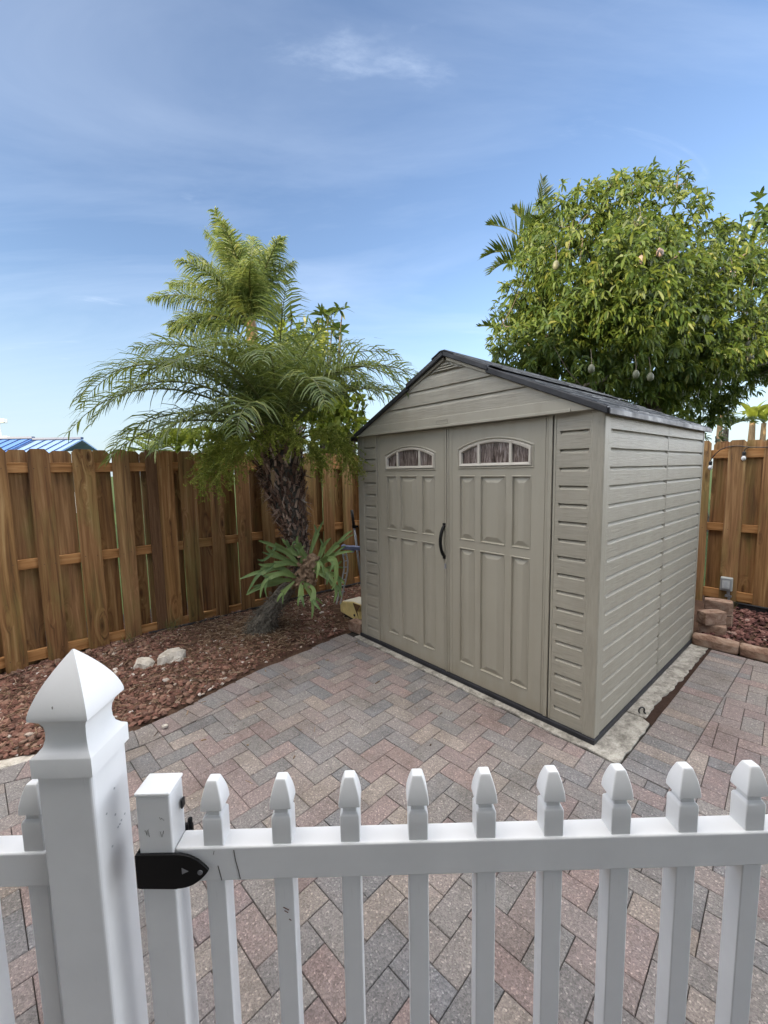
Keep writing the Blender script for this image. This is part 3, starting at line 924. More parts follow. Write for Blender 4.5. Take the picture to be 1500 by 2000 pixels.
# ================================================================== WOOD FENCES
def picket_mesh(mb, w, h, t, z0=0.0, ear=.024, rr=None):
    rr = rr or random
    e1, e2 = ear*rr.uniform(.85,1.2), ear*rr.uniform(.85,1.2)
    poly = [(-w/2, z0), (w/2, z0), (w/2, h-e2*1.15), (w/2-e2, h), (-w/2+e1, h), (-w/2, h-e1*1.15)]
    mb.prism(poly, -t/2, t/2)
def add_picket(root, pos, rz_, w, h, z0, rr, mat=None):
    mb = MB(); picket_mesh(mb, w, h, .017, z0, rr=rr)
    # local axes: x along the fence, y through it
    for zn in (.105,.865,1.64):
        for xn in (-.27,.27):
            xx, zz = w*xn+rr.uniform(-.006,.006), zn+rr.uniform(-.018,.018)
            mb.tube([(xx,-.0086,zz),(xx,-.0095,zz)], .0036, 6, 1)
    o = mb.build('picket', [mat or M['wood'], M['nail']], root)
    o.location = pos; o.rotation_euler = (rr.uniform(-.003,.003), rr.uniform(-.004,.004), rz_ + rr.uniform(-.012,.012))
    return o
CAM_U, CAM_V = to_yard(0, 0)
rr = random.Random(31)
lf = yard_thing('wood_fence', 'long brown shadowbox wood fence behind the palm, left of the shed', 'fence', FENCE_U, 0, 0)
fronts = [(-2.287,-2.148),(-2.008,-1.856),(-1.731,-1.601),(-1.378,-1.238),(-1.183,-1.040),(-.91,-.781),(-.64,-.492),(-.358,-.215),(-.085,.058),(.184,.34),(.443,.600),(.736,.885),(1.01,1.15)]
a = -2.55
while a > -6.5: fronts.insert(0, (a, a+.137)); a -= .28
a = 1.29
while a < 3.2: fronts.append((a, a+.14)); a += .28
for v0, v1 in fronts:
    add_picket(lf, (.0185+.0195, (v0+v1)/2, 0), R(90), v1-v0, 1.786+rr.uniform(-.007,.007)+.004*max(0,-v0-1.0), -.05-.05*max(0,-v0-1.6), rr)
for (a0, a1), (b0, b1) in zip(fronts[:-1], fronts[1:]):
    gap = (a1, b0)
    if gap[1]-gap[0] < .04 and not (a1 < -1.39 and b0 > -1.38): pass
    sh = .056*(gap[1]-CAM_V)/(CAM_U-FENCE_U)
    end = gap[1]+sh-rr.choice([-.012,.003,.005,-.012,-.012]); w = max(.13, min(.15, gap[1]-gap[0]+.006))
    if gap[1]-gap[0] > .2: w = .14
    add_picket(lf, (-.0185-.0195, end-w/2, 0), R(90), w, 1.783+rr.uniform(-.008,.006), -.03-.05*max(0,-a0-1.6), rr)
    if gap[1]-gap[0] > .2: add_picket(lf, (-.0185-.0195, gap[0]+.03, 0), R(90), .13, 1.783, -.03, rr)
mb = MB(); mb.box(.0285, .062, -1.466, -1.380, -.06, 1.79)
mb.build('post', M['oldpost'], lf, bevel=.003)
for z0, z1 in ((1.597,1.680),(.822,.908),(.058,.148)):
    mb = MB()
    for y0, y1 in ((-6.6,-3.9),(-3.898,-1.44),(-1.438,.98),(.982,3.32)):
        mb.box(-.0185, .0185, y0, y1, z0+rr.uniform(-.004,.004), z1+rr.uniform(-.004,.004))
    o = mb.build('rail', M['rail'], lf, bevel=.003)
    # grain runs along the rail
# make the rail grain follow the fence direction
rail_y = M['rail'].copy(); rail_y.name = 'stained_cedar_rail_along'
for n in rail_y.node_tree.nodes:
    if n.type == 'MAPPING': n.inputs['Scale'].default_value = (30,2.2,30)
for o in bpy.data.objects:
    if o.name.startswith('rail') and o.parent == lf: o.data.materials[0] = rail_y

rf = yard_thing('wood_fence', 'short run of wood fence with a grey outlet, right of the shed', 'fence', 0, FENCE_V, 0)
fr = [(-.335,-.188),(-.048,.098),(.232,.376),(.512,.654)]
a = .79
while a < 3.4: fr.append((a, a+.142)); a += .28
a = -.615
while a > -3.4: fr.insert(0, (a, a+.142)); a -= .28
for u0, u1 in fr:
    add_picket(rf, ((u0+u1)/2, -.038, 0), 0, u1-u0, 1.822+rr.uniform(-.008,.008), .03, rr)
for (a0, a1), (b0, b1) in zip(fr[:-1], fr[1:]):
    sh = -.056*(CAM_U-a1)/(FENCE_V-CAM_V)
    st = a1+sh-.012; w = .15
    if abs(a1+.188) < .01: st = a1+sh+.012
    add_picket(rf, (st+w/2, .038, 0), 0, w, 1.810+rr.uniform(-.004,.004), .05, rr)
for z0, z1 in ((1.630,1.722),(.850,.932),(.105,.205)):
    mb = MB()
    for x0, x1 in ((-3.42,-1.2),(-1.198,1.22),(1.222,3.5)): mb.box(x0, x1, -.0185, .0185, z0, z1)
    mb.build('rail', M['rail'], rf, bevel=.003)

# black edging strips along the fences
mb = MB()
prev = None
pts = [(-3.40,-1.55),(-3.385,-1.40),(-3.37,-1.1),(-3.375,-.7),(-3.385,-.2),(-3.385,.4),(-3.39,1.0),(-3.39,2.0)]
def ribbon(pts, z0, z1, t):
    for (x0,y0),(x1,y1) in zip(pts[:-1], pts[1:]):
        dx, dy = x1-x0, y1-y0; L = math.hypot(dx,dy); nx, ny = -dy/L*t, dx/L*t
        mb.prism([(x0,y0),(x1,y1),(x1+nx,y1+ny),(x0+nx,y0+ny)], z0, z1, axis='z')
        mb.tube([(x0+nx/2,y0+ny/2,z1),(x1+nx/2,y1+ny/2,z1)], .011, 8)
ribbon(pts, -.02, .085, .006)
o = mb.build('edging_strip', M['black'], None); o.location = yw(0,0); o.rotation_euler = (0,0,-YAW)
tag(o, 'black plastic edging strip at the foot of the fence behind the palm', 'edging')
mb = MB(); ribbon([(.03,3.27),(.2,3.255),(.7,3.26),(1.4,3.25),(2.4,3.26)], .0, .105, .006)
o = mb.build('edging_strip', M['black'], None); o.location = yw(0,0); o.rotation_euler = (0,0,-YAW)
tag(o, 'black plastic edging strip at the foot of the fence below the outlet', 'edging')

# outlet box with conduit on the right fence
ob = yard_thing('outlet_box', 'grey weatherproof outlet box on a conduit against the right fence', 'outlet', .018, FENCE_V-.048, 0)
mb = MB(); mb.box(-.052, .052, -.046, 0, .212, .362); mb.build('cover', M['outlet'], ob, bevel=.012, seg=3)
mb = MB(); mb.box(-.040, .040, -.052, -.0465, .228, .346); mb.build('cover_frame', M['grey_metal'], ob, bevel=.004)
mb = MB(); mb.box(-.032, .032, -.055, -.0525, .242, .332); mb.build('window', M['outlet_win'], ob, bevel=.003)
mb = MB(); mb.box(-.014, .014, -.0575, -.0555, .254, .318); mb.build('receptacle', M['pale_plastic'], ob, bevel=.002)
mb = MB(); mb.tube([(.02,-.022,.215),(.02,-.022,.165),(.028,-.024,.15),(.03,-.024,0)], [.013,.013,.011,.011], 12); mb.box(-.006,.048,-.036,-.006,.148,.168)
mb.build('conduit', M['grey_metal'], ob, smooth=False)

# string light on the right fence
sl = yard_thing('string_light', 'black string light cable with clear bulbs hung on the right fence', 'string light', .1, FENCE_V-.055, 1.6)
mb = MB()
mb.tube([(1.5,0,.10),(.85,0,.14),(.45,0,.135),(.20,.0,.128),(.12,-.004,.130),(.03,-.008,.135),(-.005,-.012,.12),(-.012,-.012,.085)], .0045, 6)
mb.tube([(-.10,0,.155),(-.16,-.004,.145),(-.21,-.006,.12),(-.245,-.01,.08),(-.278,-.012,.03),(-.284,-.012,.0)], .0045, 6)
mb.tube([(.03,-.008,.135),(-.04,-.01,.150),(-.10,0,.155)], .0045, 6)
mb.build('cable', M['black'], sl)
for bx, bz in ((-.012,.06),(-.284,-.03)):
    mb = MB(); mb.tube([(bx,-.012,bz+.035),(bx,-.012,bz+.025),(bx,-.012,bz-.01)], [.008,.016,.015], 10)
    so = mb.build('socket', M['black'], sl)
    mb = MB(); mb.tube([(bx,-.012,bz-.01),(bx,-.012,bz-.03),(bx,-.012,bz-.05),(bx,-.012,bz-.064)], [.012,.022,.019,.004], 12)
    mb.build('bulb', M['bulb'], so, smooth=True)

# ================================================================== EDGING STONES AND BLOCKS
def rough_block(mb, sx, sy, sz, rr, n=6, amp=.006, round_=.0):
    """rough faced block, base at z=0, centred in x and y"""
    bm = bmesh.new(); bmesh.ops.create_cube(bm, size=1.0)
    bmesh.ops.subdivide_edges(bm, edges=bm.edges[:], cuts=n, use_grid_fill=True)
    off = Vector((rr.uniform(0,50), rr.uniform(0,50), 0))
    for v in bm.verts:
        p = Vector((v.co.x*sx, v.co.y*sy, v.co.z*sz))
        if round_ > 0 and v.co.z > 0:
            k = v.co.z*2
            p.z -= round_*abs(v.co.y*2)**2.5*k
        c = v.co*2
        ed = sum(1 for q in c if abs(q) > .98)
        if ed >= 2: p *= 1 - .035*ed*.6
        p += Vector((mnoise.noise(p*11+off), mnoise.noise(p*11+off*1.7+Vector((9,0,0))), mnoise.noise(p*11+off*.6+Vector((0,9,0)))))*amp*(1.0 if v.co.z > -.49 else .3)
        v.co = p + Vector((0,0,sz/2))
    b = len(mb.v)
    bm.verts.ensure_lookup_table()
    mb.v += [tuple(v.co) for v in bm.verts]; mb.f += [tuple(b+v.index for v in f.verts) for f in bm.faces]; mb.m += [0]*len(bm.faces)
    bm.free()
import bmesh
rr = random.Random(9)
labs = ['tan rounded edging stone touching the back corner of the shed', 'second tan edging stone from the shed, at the right border', 'tan edging stone farthest from the shed, along the right mulch bed', 'tan edging stone at the far right end of the mulch bed']
x = .012
for k, L in enumerate((.315, .40, .40, .40)):
    mb = MB(); rough_block(mb, L, .10, .10, rr, 8, .006, .03)
    o = mb.build('edging_stone', M['block'], None, smooth=True)
    o.location = yw(x+L/2, 2.036+.008*k, 0.0); o.rotation_euler = (rr.uniform(-.02,.02), 0, -YAW+R(1.5))
    tag(o, labs[k], 'edging stone', 'edging stones along the right mulch bed'); x += L+.006
blocks = [(.105, 2.24, .055, .20, .10, .088, 8, 'tan concrete block at the bottom of the stack behind the shed'),
          (.095, 2.245, .145, .20, .105, .115, 52, 'tan concrete block set crosswise on top of the stack behind the shed'),
          (.095, 2.53, .055, .21, .11, .11, 4, 'tan block lying lowest at the rear of the block pile'),
          (.090, 2.53, .168, .21, .12, .13, 12, 'rough tan block at the back of the pile, nearest the outlet')]
for u, v, z, sx, sy, sz, az, lab in blocks:
    mb = MB(); rough_block(mb, sx, sy, sz, rr, 6, .005)
    o = mb.build('concrete_block', M['block'], None, bevel=.0)
    o.location = yw(u, v, z); o.rotation_euler = (0, 0, -YAW+R(az)); tag(o, lab, 'block', 'blocks piled behind the shed')
mb = MB(); rough_block(mb, .17, .105, .105, rr, 6, .004)
o = mb.build('concrete_block', M['block'], None); o.location = yw(-2.245, .035, .0); o.rotation_euler = (0,0,-YAW+R(6))
tag(o, 'single tan concrete block beside the left front corner of the shed', 'block')

# pale rocks in the bed
def boulder(px, py, Yd, sx, sy, sz, az, label, seed, lift=0.0):
    rr = random.Random(seed); mb = MB()
    off = Vector((seed*3.1, seed*1.7, 0)); vs = []
    for p in ICO2_V:
        k = 1 + .40*mnoise.noise(p*1.5+off) + .26*mnoise.noise(p*4.1+off)
        q = Vector((p.x*sx*k, p.y*sy*k, p.z*sz*k))
        q.z = min(q.z, sz*(.62+.1*mnoise.noise(p*5+off)))     # broken flat top
        q.x = max(-sx*.86, min(sx*.9, q.x)); q.y = max(-sy*.86, q.y)
        vs.append(q)
    mb.add(vs, ICO2_F)
    o = mb.build('limestone_rock', M['stone'], None)
    P0 = at(px, py, Yd); o.location = (P0.x, P0.y, P0.z+lift); o.rotation_euler = (R(rr.uniform(-8,8)), R(rr.uniform(-8,8)), R(az))
    return tag(o, label, 'rock')
boulder(336,1288,3.25,.115,.09,.11,20,'large white limestone rock in the mulch near the fence',3)
boulder(283,1299,3.17,.085,.07,.075,-15,'smaller pale rock left of the large limestone rock',5)
boulder(345,1338,2.93,.17,.035,.030,22,'long thin pale stone lying flat in the mulch',8)
boulder(322,1418,2.42,.02,.012,.012,22,'tiny pale pebble at the border of the paving',12)
boulder(22,1497,2.14,.16,.05,.05,24,'pale flat stone at the paving border left of the white post',14)

# black hook on the slab
mb = MB(); pts = []
for i in range(15):
    a = -.6 + 4.6*i/14; pts.append((.020*math.cos(a), 0, .030+.020*math.sin(a)))
mb.tube([(.03,0,.004)]+pts, .0048, 8)
o = mb.build('metal_hook', M['black'], None, smooth=True); o.location = yw(.085,.505,.002); o.rotation_euler = (0,0,R(10))
tag(o, 'small black metal hook sticking up from the slab joint beside the shed', 'hook')

# ================================================================== THINGS LEFT OF THE SHED
yh = yard_thing('equipment_hood', 'faded yellow plastic hood with a dark round hole beside the shed', 'plastic hood', -2.43, .22, .0)
mb = MB()
prof = [(-.20,.085),(-.205,.165),(-.165,.205),(.02,.245),(.16,.245),(.10,.16),(.135,.055)]
mb.prism(prof, -.12, .10)
hb = mb.build('hood', M['yellow'], yh, bevel=.006)
mb = MB(); mb.prism([(-.168,.2085),(.02,.2485),(.158,.2485),(.158,.2462),(.02,.2462),(-.168,.2062)], -.115, .095)
mb.build('lit_top', M['cream'], hb, bevel=.001)  # cream sheet paints the light falling on the hood top
mb = MB(); mb.prism([(.022,.236),(.152,.236),(.094,.160),(.120,.085)], -.1225, -.1205); mb.build('opening', M['brownbox'], hb)
mb = MB(); mb.tube([(.045,-.1203,.110),(.045,-.1228,.110)], .014, 14); mb.build('hole', M['black'], hb)
mb = MB(); mb.box(-.17, .16, -.10, .09, -.01, .082); mb.build('base', M['black'], yh, bevel=.006)

def seg_world(mb, pts, r, sides=8): mb.tube(pts, r, sides)
Yp = 4.62
top, bot = at(687,996,Yp), at(707,1185,Yp-.05); bot = Vector((bot.x+.03, bot.y, .03))
pl = thing('telescopic_pole', 'grey metal pole with a black grip leaning beside the shed', 'pole', (bot.x, bot.y, .03))
base = Vector((bot.x, bot.y, .03)); ax = (top-base)
L = lambda t: tuple(ax*t)
mb = MB(); mb.tube([L(0), L(.86)], .0125, 10); mb.build('shaft', M['grey_metal'], pl, smooth=True)
mb = MB(); mb.tube([L(.84), L(1.0)], .0165, 10); mb.build('grip', M['black'], pl, smooth=True)
mb = MB(); mb.tube([L(.815), L(.845)], .022, 10); mb.box(-.004+ax.x*.83, .05+ax.x*.83, ax.y*.83-.01, ax.y*.83+.01, ax.z*.83-.008, ax.z*.83+.012); mb.build('collar', M['black_gloss'], pl)
st = thing('folding_stand', 'slate blue folding stand with curved rung legs left of the shed', 'stand', tuple(Vector((at(690,1180,4.5).x, at(690,1180,4.5).y, .03))))
o0 = Vector(st.location)
P_ = lambda px, py, Y: at(px, py, Y) - o0
mb = MB()
a, b = P_(668,1068,4.48), P_(722,1072,4.40)
dirv = (b-a).normalized()
Mx = Matrix.Translation(a) @ dirv.to_track_quat('X','Z').to_matrix().to_4x4()
mb.box(0, (b-a).length, -.03, .03, -.022, .018, M=Mx); mb.box(.11, .14, -.034, .034, -.05, .021, M=Mx)
mb.box(.0, .03, -.034, .034, -.027, .024, M=Mx)
mb.build('crossbar', M['blue_plastic'], st, bevel=.005)
mb = MB()
for off in (-.014, .030):
    pts = [P_(671+off*150,1078,4.50), P_(674.5+off*160,1096,4.50), P_(674+off*165,1115,4.50), P_(670+off*165,1135,4.50), P_(665+off*165,1155,4.50), P_(660+off*165,1180,4.48)]
    mb.tube(pts, .0085, 8)
for k in range(7):
    py = 1084+k*12; t = k/7
    cx = 674.5 - 2.0*abs(t-.25)*2 - (6*(t-.45) if t > .45 else 0)*1.4
    mb.tube([P_(cx-3,py,4.50), P_(cx+5,py-1,4.50)], .0055, 6)
mb.build('leg', M['pale_plastic'], st)
mb = MB(); mb.tube([P_(706,1079,4.42), P_(712,1130,4.40), P_(718,1200,4.38)], .010, 8); mb.build('leg', M['grey_metal'], st)

# ================================================================== WHITE PICKET GATE
GA = R(.65); GY = .775
def gloc(x): return (x, GY + math.tan(GA)*x)
gate = thing('picket_gate', 'white vinyl picket gate across the foreground with a black hinge', 'gate', (-.44, gloc(-.44)[1], 0), GA)
GX0 = -.44     # local x = world x - GX0
def gx(x): return x - GX0
PW = .0405
def gothic(mb, w, z0, zn, zt):
    """square picket with a gothic head: shaft to z0, neck, head to zt"""
    h = w/2; H = zt-zn
    prof = [(h, z0-.02), (h, z0), (h*.93, z0+.0035), (h*.74, z0+.0075), (h*.70, zn-.006), (h*.74, zn-.002), (h*1.04, zn), (h*1.10, zn+.0025)]
    for t in (.12,.28,.45,.62,.76,.88,.96,1.0):
        prof.append((h*(1.10*(1-.55*t**1.75)) if t < .97 else h*.44, zn+.0025+(H-.0025)*t))
    vs = []; fs = []
    for r, z in prof: vs += [(-r,-r,z),(r,-r,z),(r,r,z),(-r,r,z)]
    for i in range(len(prof)-1):
        for k in range(4):
            k2 = (k+1)%4
            fs.append((i*4+k, i*4+k2, i*4+4+k2, i*4+4+k))
    n = len(prof)-1
    fs.append((n*4, n*4+1, n*4+2, n*4+3))
    mb.add(vs, fs)
RT, RB, RD = .812, .736, .046
def make_picket(root, name='picket'):
    mb = MB(); gothic(mb, PW, .868, .888, .948)
    h = PW/2
    vs = [(-h,-h,.848),(h,-h,.848),(h,h,.848),(-h,h,.848),(-h,-h,.06),(h,-h,.06),(h,h,.06),(-h,h,.06)]
    mb.add(vs, [(0,4,5,1),(1,5,6,2),(2,6,7,3),(3,7,4,0),(4,7,6,5)])
    # merge the shaft and the head into one skin
    o = mb.build(name, M['vinyl'], root, smooth=28)
    w = o.modifiers.new('weld', 'WELD'); w.merge_threshold = .0004
    b = o.modifiers.new('bevel', 'BEVEL'); b.width = .0022; b.segments = 2; b.limit_method = 'ANGLE'; b.angle_limit = R(38)
    return o
px_list = [-.3605 + .1398*k for k in range(13)]
p0 = make_picket(gate); p0.location = (gx(px_list[0]), .0245, 0)
for x in px_list[1:]:
    c = p0.copy(); C.objects.link(c); c.parent = gate; c.location = (gx(x), .0245, 0)
mb = MB(); mb.box(gx(-.4375), gx(1.38), 0, RD, RB, RT); rail_o = mb.build('rail', M['vinyl'], gate, bevel=.004, seg=3)
mb = MB(); mb.box(gx(-.4375), gx(1.38), 0, RD, .10, .18); mb.build('rail', M['vinyl'], gate, bevel=.004, seg=3)
sc = MB()
def crack(pts, w):
    for (x0,z0),(x1,z1) in zip(pts[:-1], pts[1:]):
        sc.prism([(x0-w,z0),(x0+w,z0),(x1+w,z1),(x1-w,z1)], -.0009, -.0004)
crack([(gx(-.318),.806),(gx(-.316),.785),(gx(-.311),.760),(gx(-.308),.741)], .0007)
crack([(gx(-.352),.772),(gx(-.349),.756),(gx(-.346),.739)], .0007)
crack([(gx(-.358),.805),(gx(-.360),.797)], .0005)
sc.build('crack', M['scuff'], rail_o)
mb = MB()
x0, x1 = gx(-.507), gx(-.4385)
mb.box(x0, x1, -.0035, .0515, .05, .930); stl = mb.build('stile', M['vinyl'], gate, bevel=.004, seg=3)
mb = MB(); mb.box(x0-.0015, x1+.0015, -.0055, .0535, .9305, .938); mb.build('cap', M['vinyl'], stl, bevel=.003, seg=2)
mb = MB(); mb.box(x0-.0015, x1+.0015, -.0055, .0535, .05, .0495+.008)
mb.box(gx(1.382), gx(1.45), -.0035, .0515, .05, .930); mb.build('stile', M['vinyl'], gate, bevel=.004)
sc = MB(); rs2 = random.Random(4)
for k in range(4):
    cx, cz = x0+rs2.uniform(.006,.050), rs2.uniform(.845,.915)
    pts = [(cx+.010*i/4*rs2.uniform(.4,1), cz+.004*math.sin(i*1.3+k)+.003*i*rs2.uniform(-1,1)) for i in range(5)]
    for (a_,b_),(c_,d_) in zip(pts[:-1], pts[1:]): sc.tube([(a_,-.0038,b_),(c_,-.0038,d_)], .00022, 4)
sc.build('scuff', M['scuff'], stl)
# black hinge strap
mb = MB()
zh0, zh1 = .7335, .8085; zm = (zh0+zh1)/2
outl = [(x0-.004, zh0+.001), (x1+.004, zh0-.001)]
for i in range(15):
    t = i/14; outl.append((x1+.004+.067*t, zm-(zh1-zh0)/2*max(0,1-t**2.3)**.92 - .001*(1-t)))
for i in range(13, -1, -1):
    t = i/14; outl.append((x1+.004+.067*t, zm+(zh1-zh0)/2*max(0,1-t**2.3)**.92))
outl.append((x0-.004, zh1+.001))
mb.prism(outl, -.0105, -.0042)
mb.box(x0-.0065, x0-.0018, -.0105, .058, zh0+.002, zh1)
mb.box(x1+.002, x1+.0065, .048, .068, zh0+.002, zh1+.012)
mb.box(x0-.0065, x1+.012, .054, .062, zh0+.002, zh1+.006)
mb.tube([(x1+.006,.056,.80),(x1+.006,.060,.826)], .005, 10)
hin = mb.build('hinge', M['black_gloss'], gate, bevel=.0015)
mb = MB(); mb.box(x1+.0025, x1+.007, .030, .044, .872, .892); mb.build('latch_catch', M['black'], gate, bevel=.003)
mb = MB(); mb.tube([(x1+.0545,-.0107,zm-.002),(x1+.0545,-.0122,zm-.002)], .0052, 14); mb.tube([(x1+.0545,-.0122,zm-.002),(x1+.0545,-.0127,zm-.002)], .0030, 6); mb.build('screw', M['grey_metal'], hin)
mb = MB(); mb.prism([(x1+.018, zm-.005), (x1+.031, zm+.001), (x1+.018, zm+.0085)], -.0112, -.0106); mb.build('arrow_mark', M['grey_metal'], hin)
# red brown scuffs on the second picket
sc = MB(); qx = gx(px_list[1]); 
for dx, z, ln in ((-.004,.668,.012),(-.002,.660,.008),(.007,.640,.005)):
    sc.prism([(qx+dx,z),(qx+dx+ln,z-ln*.55-.001),(qx+dx+ln,z-ln*.55+.0006),(qx+dx+.001,z+.0012)], .0245-PW/2-.0008, .0245-PW/2-.0002)
sc.build('scuff', M['redscuff'], gate)

# ---- post
PX, PY, PH = -.628, .800, .0535
post = thing('gate_post', 'thick white vinyl post with a pointed gothic cap', 'post', (PX, PY, 0), GA)
mb = MB(); mb.box(-PH, PH, -PH, PH, -.02, 1.0); po = mb.build('post', M['vinyl'], post, bevel=.006, seg=3)
mb = MB()
s = PH+.0048
prof = [(s, .992), (s, 1.0295), (s*.985, 1.0315), (s*.86, 1.0375), (s*.74, 1.047), (s*.685, 1.060), (s*.675, 1.074), (s*.70, 1.086), (s*.78, 1.0965), (s*.90, 1.103), (s*.98, 1.1065)]
H0, H1 = 1.1065, 1.224
for t in [k/26 for k in range(1,27)]:
    prof.append((s*.98*(1-t**1.55)*.985 + s*.025, H0+(H1-H0)*t))
vs, fs = [], []
for r, z in prof: vs += [(-r,-r,z),(r,-r,z),(r,r,z),(-r,r,z)]
for i in range(len(prof)-1):
    for k in range(4):
        k2 = (k+1)%4; fs.append((i*4+k, i*4+k2, i*4+4+k2, i*4+4+k))
n = len(prof)-1; fs.append((n*4,n*4+1,n*4+2,n*4+3)); fs.append((3,2,1,0))
mb.add(vs, fs); mb.build('cap', M['vinyl'], post, smooth=28)
mb = MB(); rs3 = random.Random(2)
for dy, z in ((.005,.918),(-.024,.886),(.001,.862),(.018,.834),(.006,.829),(-.016,.806),(.030,.838),(.012,.83)):
    mb.tube([(PH+.0002,dy,z),(PH+.0008,dy,z)], .0022, 10)
mb.build('screw_hole', M['pale_plastic'], post)
mb = MB(); mb.prism([(-.004,1.133),(-.0032,1.133),(-.0032,1.138),(-.004,1.138)], -s*1.035, -s*1.005); mb.build('mark', M['scuff'], post)

# ---- fixed picket fence left of the post
lfence = thing('picket_fence', 'white vinyl picket fence running off left of the thick post', 'fence', (-.73, .80, 0), GA)
c = p0.copy(); C.objects.link(c); c.parent = lfence; c.location = (.002, -.006, 0)
for k in range(1, 8):
    d = c.copy(); C.objects.link(d); d.parent = lfence; d.location = (.002-.1398*k, -.006, 0)
mb = MB(); mb.box(-1.3, .030, -.0305, .016, RB-.004, RT-.004); mb.build('rail', M['vinyl'], lfence, bevel=.004, seg=3)
mb = MB(); mb.box(-1.3, .030, -.0305, .016, .10, .18); mb.build('rail', M['vinyl'], lfence, bevel=.004, seg=3)
mb = MB(); mb.box(.0305, .0445, -.022, .030, RB-.034, RT-.012); mb.build('bracket', M['vinyl'], lfence, bevel=.004, seg=3)
# ================================================================== PLANTS
UP = Vector((0,0,1))
def rachis_curve(az, el0, length, droop, n=16, sway=0.0, power=1.35):
    p = Vector((0,0,0)); pts = [p.copy()]; dirs = []
    for i in range(n):
        t = (i+.5)/n
        el = R(el0) - R(droop)*t**power; a = R(az) + R(sway)*t
        d = Vector((math.cos(el)*math.cos(a), math.cos(el)*math.sin(a), math.sin(el)))
        dirs.append(d); p = p + d*(length/n); pts.append(p.copy())
    dirs.append(dirs[-1])
    return pts, dirs
def frond(root, az, el0, length, droop, rr, pairs=44, ll=.33, lw=.017, hang=.55, start=.16, lift=.25, mats=None, rad=.011, sway=0.0, name='frond', fwd=.75, power=1.35, thin=0.5, origin=None, base_r=None):
    pts, dirs = rachis_curve(az, el0, length, droop, 18, sway, power)
    if origin is not None: pts = [p+origin for p in pts]
    mb = MB()
    n = len(pts)-1
    radii = [max(.0012, (base_r or rad)*(1-t/n)**.8) for t in range(n+1)]
    mb.tube(pts, radii, 6, 1, cap=False)
    for k in range(pairs):
        t = start + (1-start)*(k+.5)/pairs
        f = t*n; i = min(n-1, int(f)); p = pts[i].lerp(pts[i+1], f-i); d = dirs[i].lerp(dirs[i+1], f-i).normalized()
        side = d.cross(UP)
        if side.length < .05: side = Vector((math.sin(R(az)), -math.cos(R(az)), 0))
        side.normalize(); nrm = side.cross(d).normalized()
        prof = math.sin(math.pi*min(1, .12+.88*((t-start)/(1-start))**.72))**.6
        prof = max(.28, prof)
        for sg in (-1, 1):
            if rr.random() < .03: continue
            L = ll*prof*rr.uniform(.82,1.12)
            fw = fwd*(.45+.9*(t-start)/(1-start))*rr.uniform(.8,1.2)
            dr = (side*sg + d*fw + nrm*(lift+rr.uniform(-thin,thin)*.45)).normalized()
            q = p.copy(); P4 = [q.copy()]; hg = hang*rr.uniform(.7,1.3)
            for s in range(3):
                dd = (dr - UP*(hg*(s/2.0)**1.2)).normalized()
                q = q + dd*(L/3); P4.append(q.copy())
            wd = dr.cross(UP)
            wd = (d*.8 + nrm*rr.uniform(-.5,.7) - side*sg*.2)
            wd = (wd - dr*wd.dot(dr)).normalized()
            w = lw*rr.uniform(.8,1.15)
            mb.strip(P4, [w*.55, w, w*.72, w*.06], wd, 0)
    return mb.build(name, mats, root)

# ---- leaning palm in the bed ---------------------------------------------
YPAL = 3.80
def palm_pt(px, py, Y=YPAL): return at(px, py, Y)
bp = at(503,1248,3.72); base = Vector((bp.x, bp.y, 0.04))
palm = thing('palm_tree', 'leaning pygmy date palm with a shaggy brown trunk in front of the left fence', 'palm tree', tuple(base))
tr_px = [(500,1262,.150,3.74),(505,1238,.155,3.74),(519,1208,.125,3.76),(540,1176,.100,3.78),(565,1146,.082,3.80),(585,1120,.074,3.80),(592,1098,.076,3.80),(586,1070,.090,3.80),(577,1045,.108,3.80),(570,1015,.135,3.80),(563,985,.165,3.80),(556,955,.190,3.80),(550,925,.205,3.80),(546,895,.195,3.80),(545,868,.145,3.80)]
tp = [at(a,b,y)-base for a,b,r,y in tr_px]; tr = [q[2] for q in tr_px]
rr = random.Random(77)
mb = MB()
# resample the trunk
def resamp3(P, Rd, n):
    out, ro = [], []
    for i in range(n+1):
        f = i/n*(len(P)-1); k = min(len(P)-2, int(f)); t = f-k
        p0, p1, p2, p3 = P[max(0,k-1)], P[k], P[k+1], P[min(len(P)-1,k+2)]
        out.append(.5*((2*p1)+(p2-p0)*t+(2*p0-5*p1+4*p2-p3)*t*t+(3*p1-p0-3*p2+p3)*t**3)); ro.append(Rd[k]*(1-t)+Rd[k+1]*t)
    return out, ro
tp2, tr2 = resamp3(tp, tr, 60)
SD = 22; rings = []
for i, p in enumerate(tp2):
    d = (tp2[min(i+1,60)]-tp2[max(i-1,0)]).normalized(); a = d.orthogonal().normalized() if i == 0 else (a - d*a.dot(d)).normalized(); b = d.cross(a)
    for k in range(SD):
        an = 2*math.pi*k/SD; e = a*math.cos(an)+b*math.sin(an)
        rough = .85 + .22*mnoise.noise((p+e*tr2[i])*16) + .10*mnoise.noise((p+e*tr2[i])*38)
        mb.v.append(tuple(p+e*tr2[i]*rough*.93))
for i in range(60):
    for k in range(SD):
        k2 = (k+1)%SD
        mb.f.append((i*SD+k, i*SD+k2, (i+1)*SD+k2, (i+1)*SD+k)); mb.m.append(0)
mb.f.append(tuple(range(60*SD, 61*SD))); mb.m.append(0)
trunk = mb.build('trunk', M['trunk_grey'], palm)
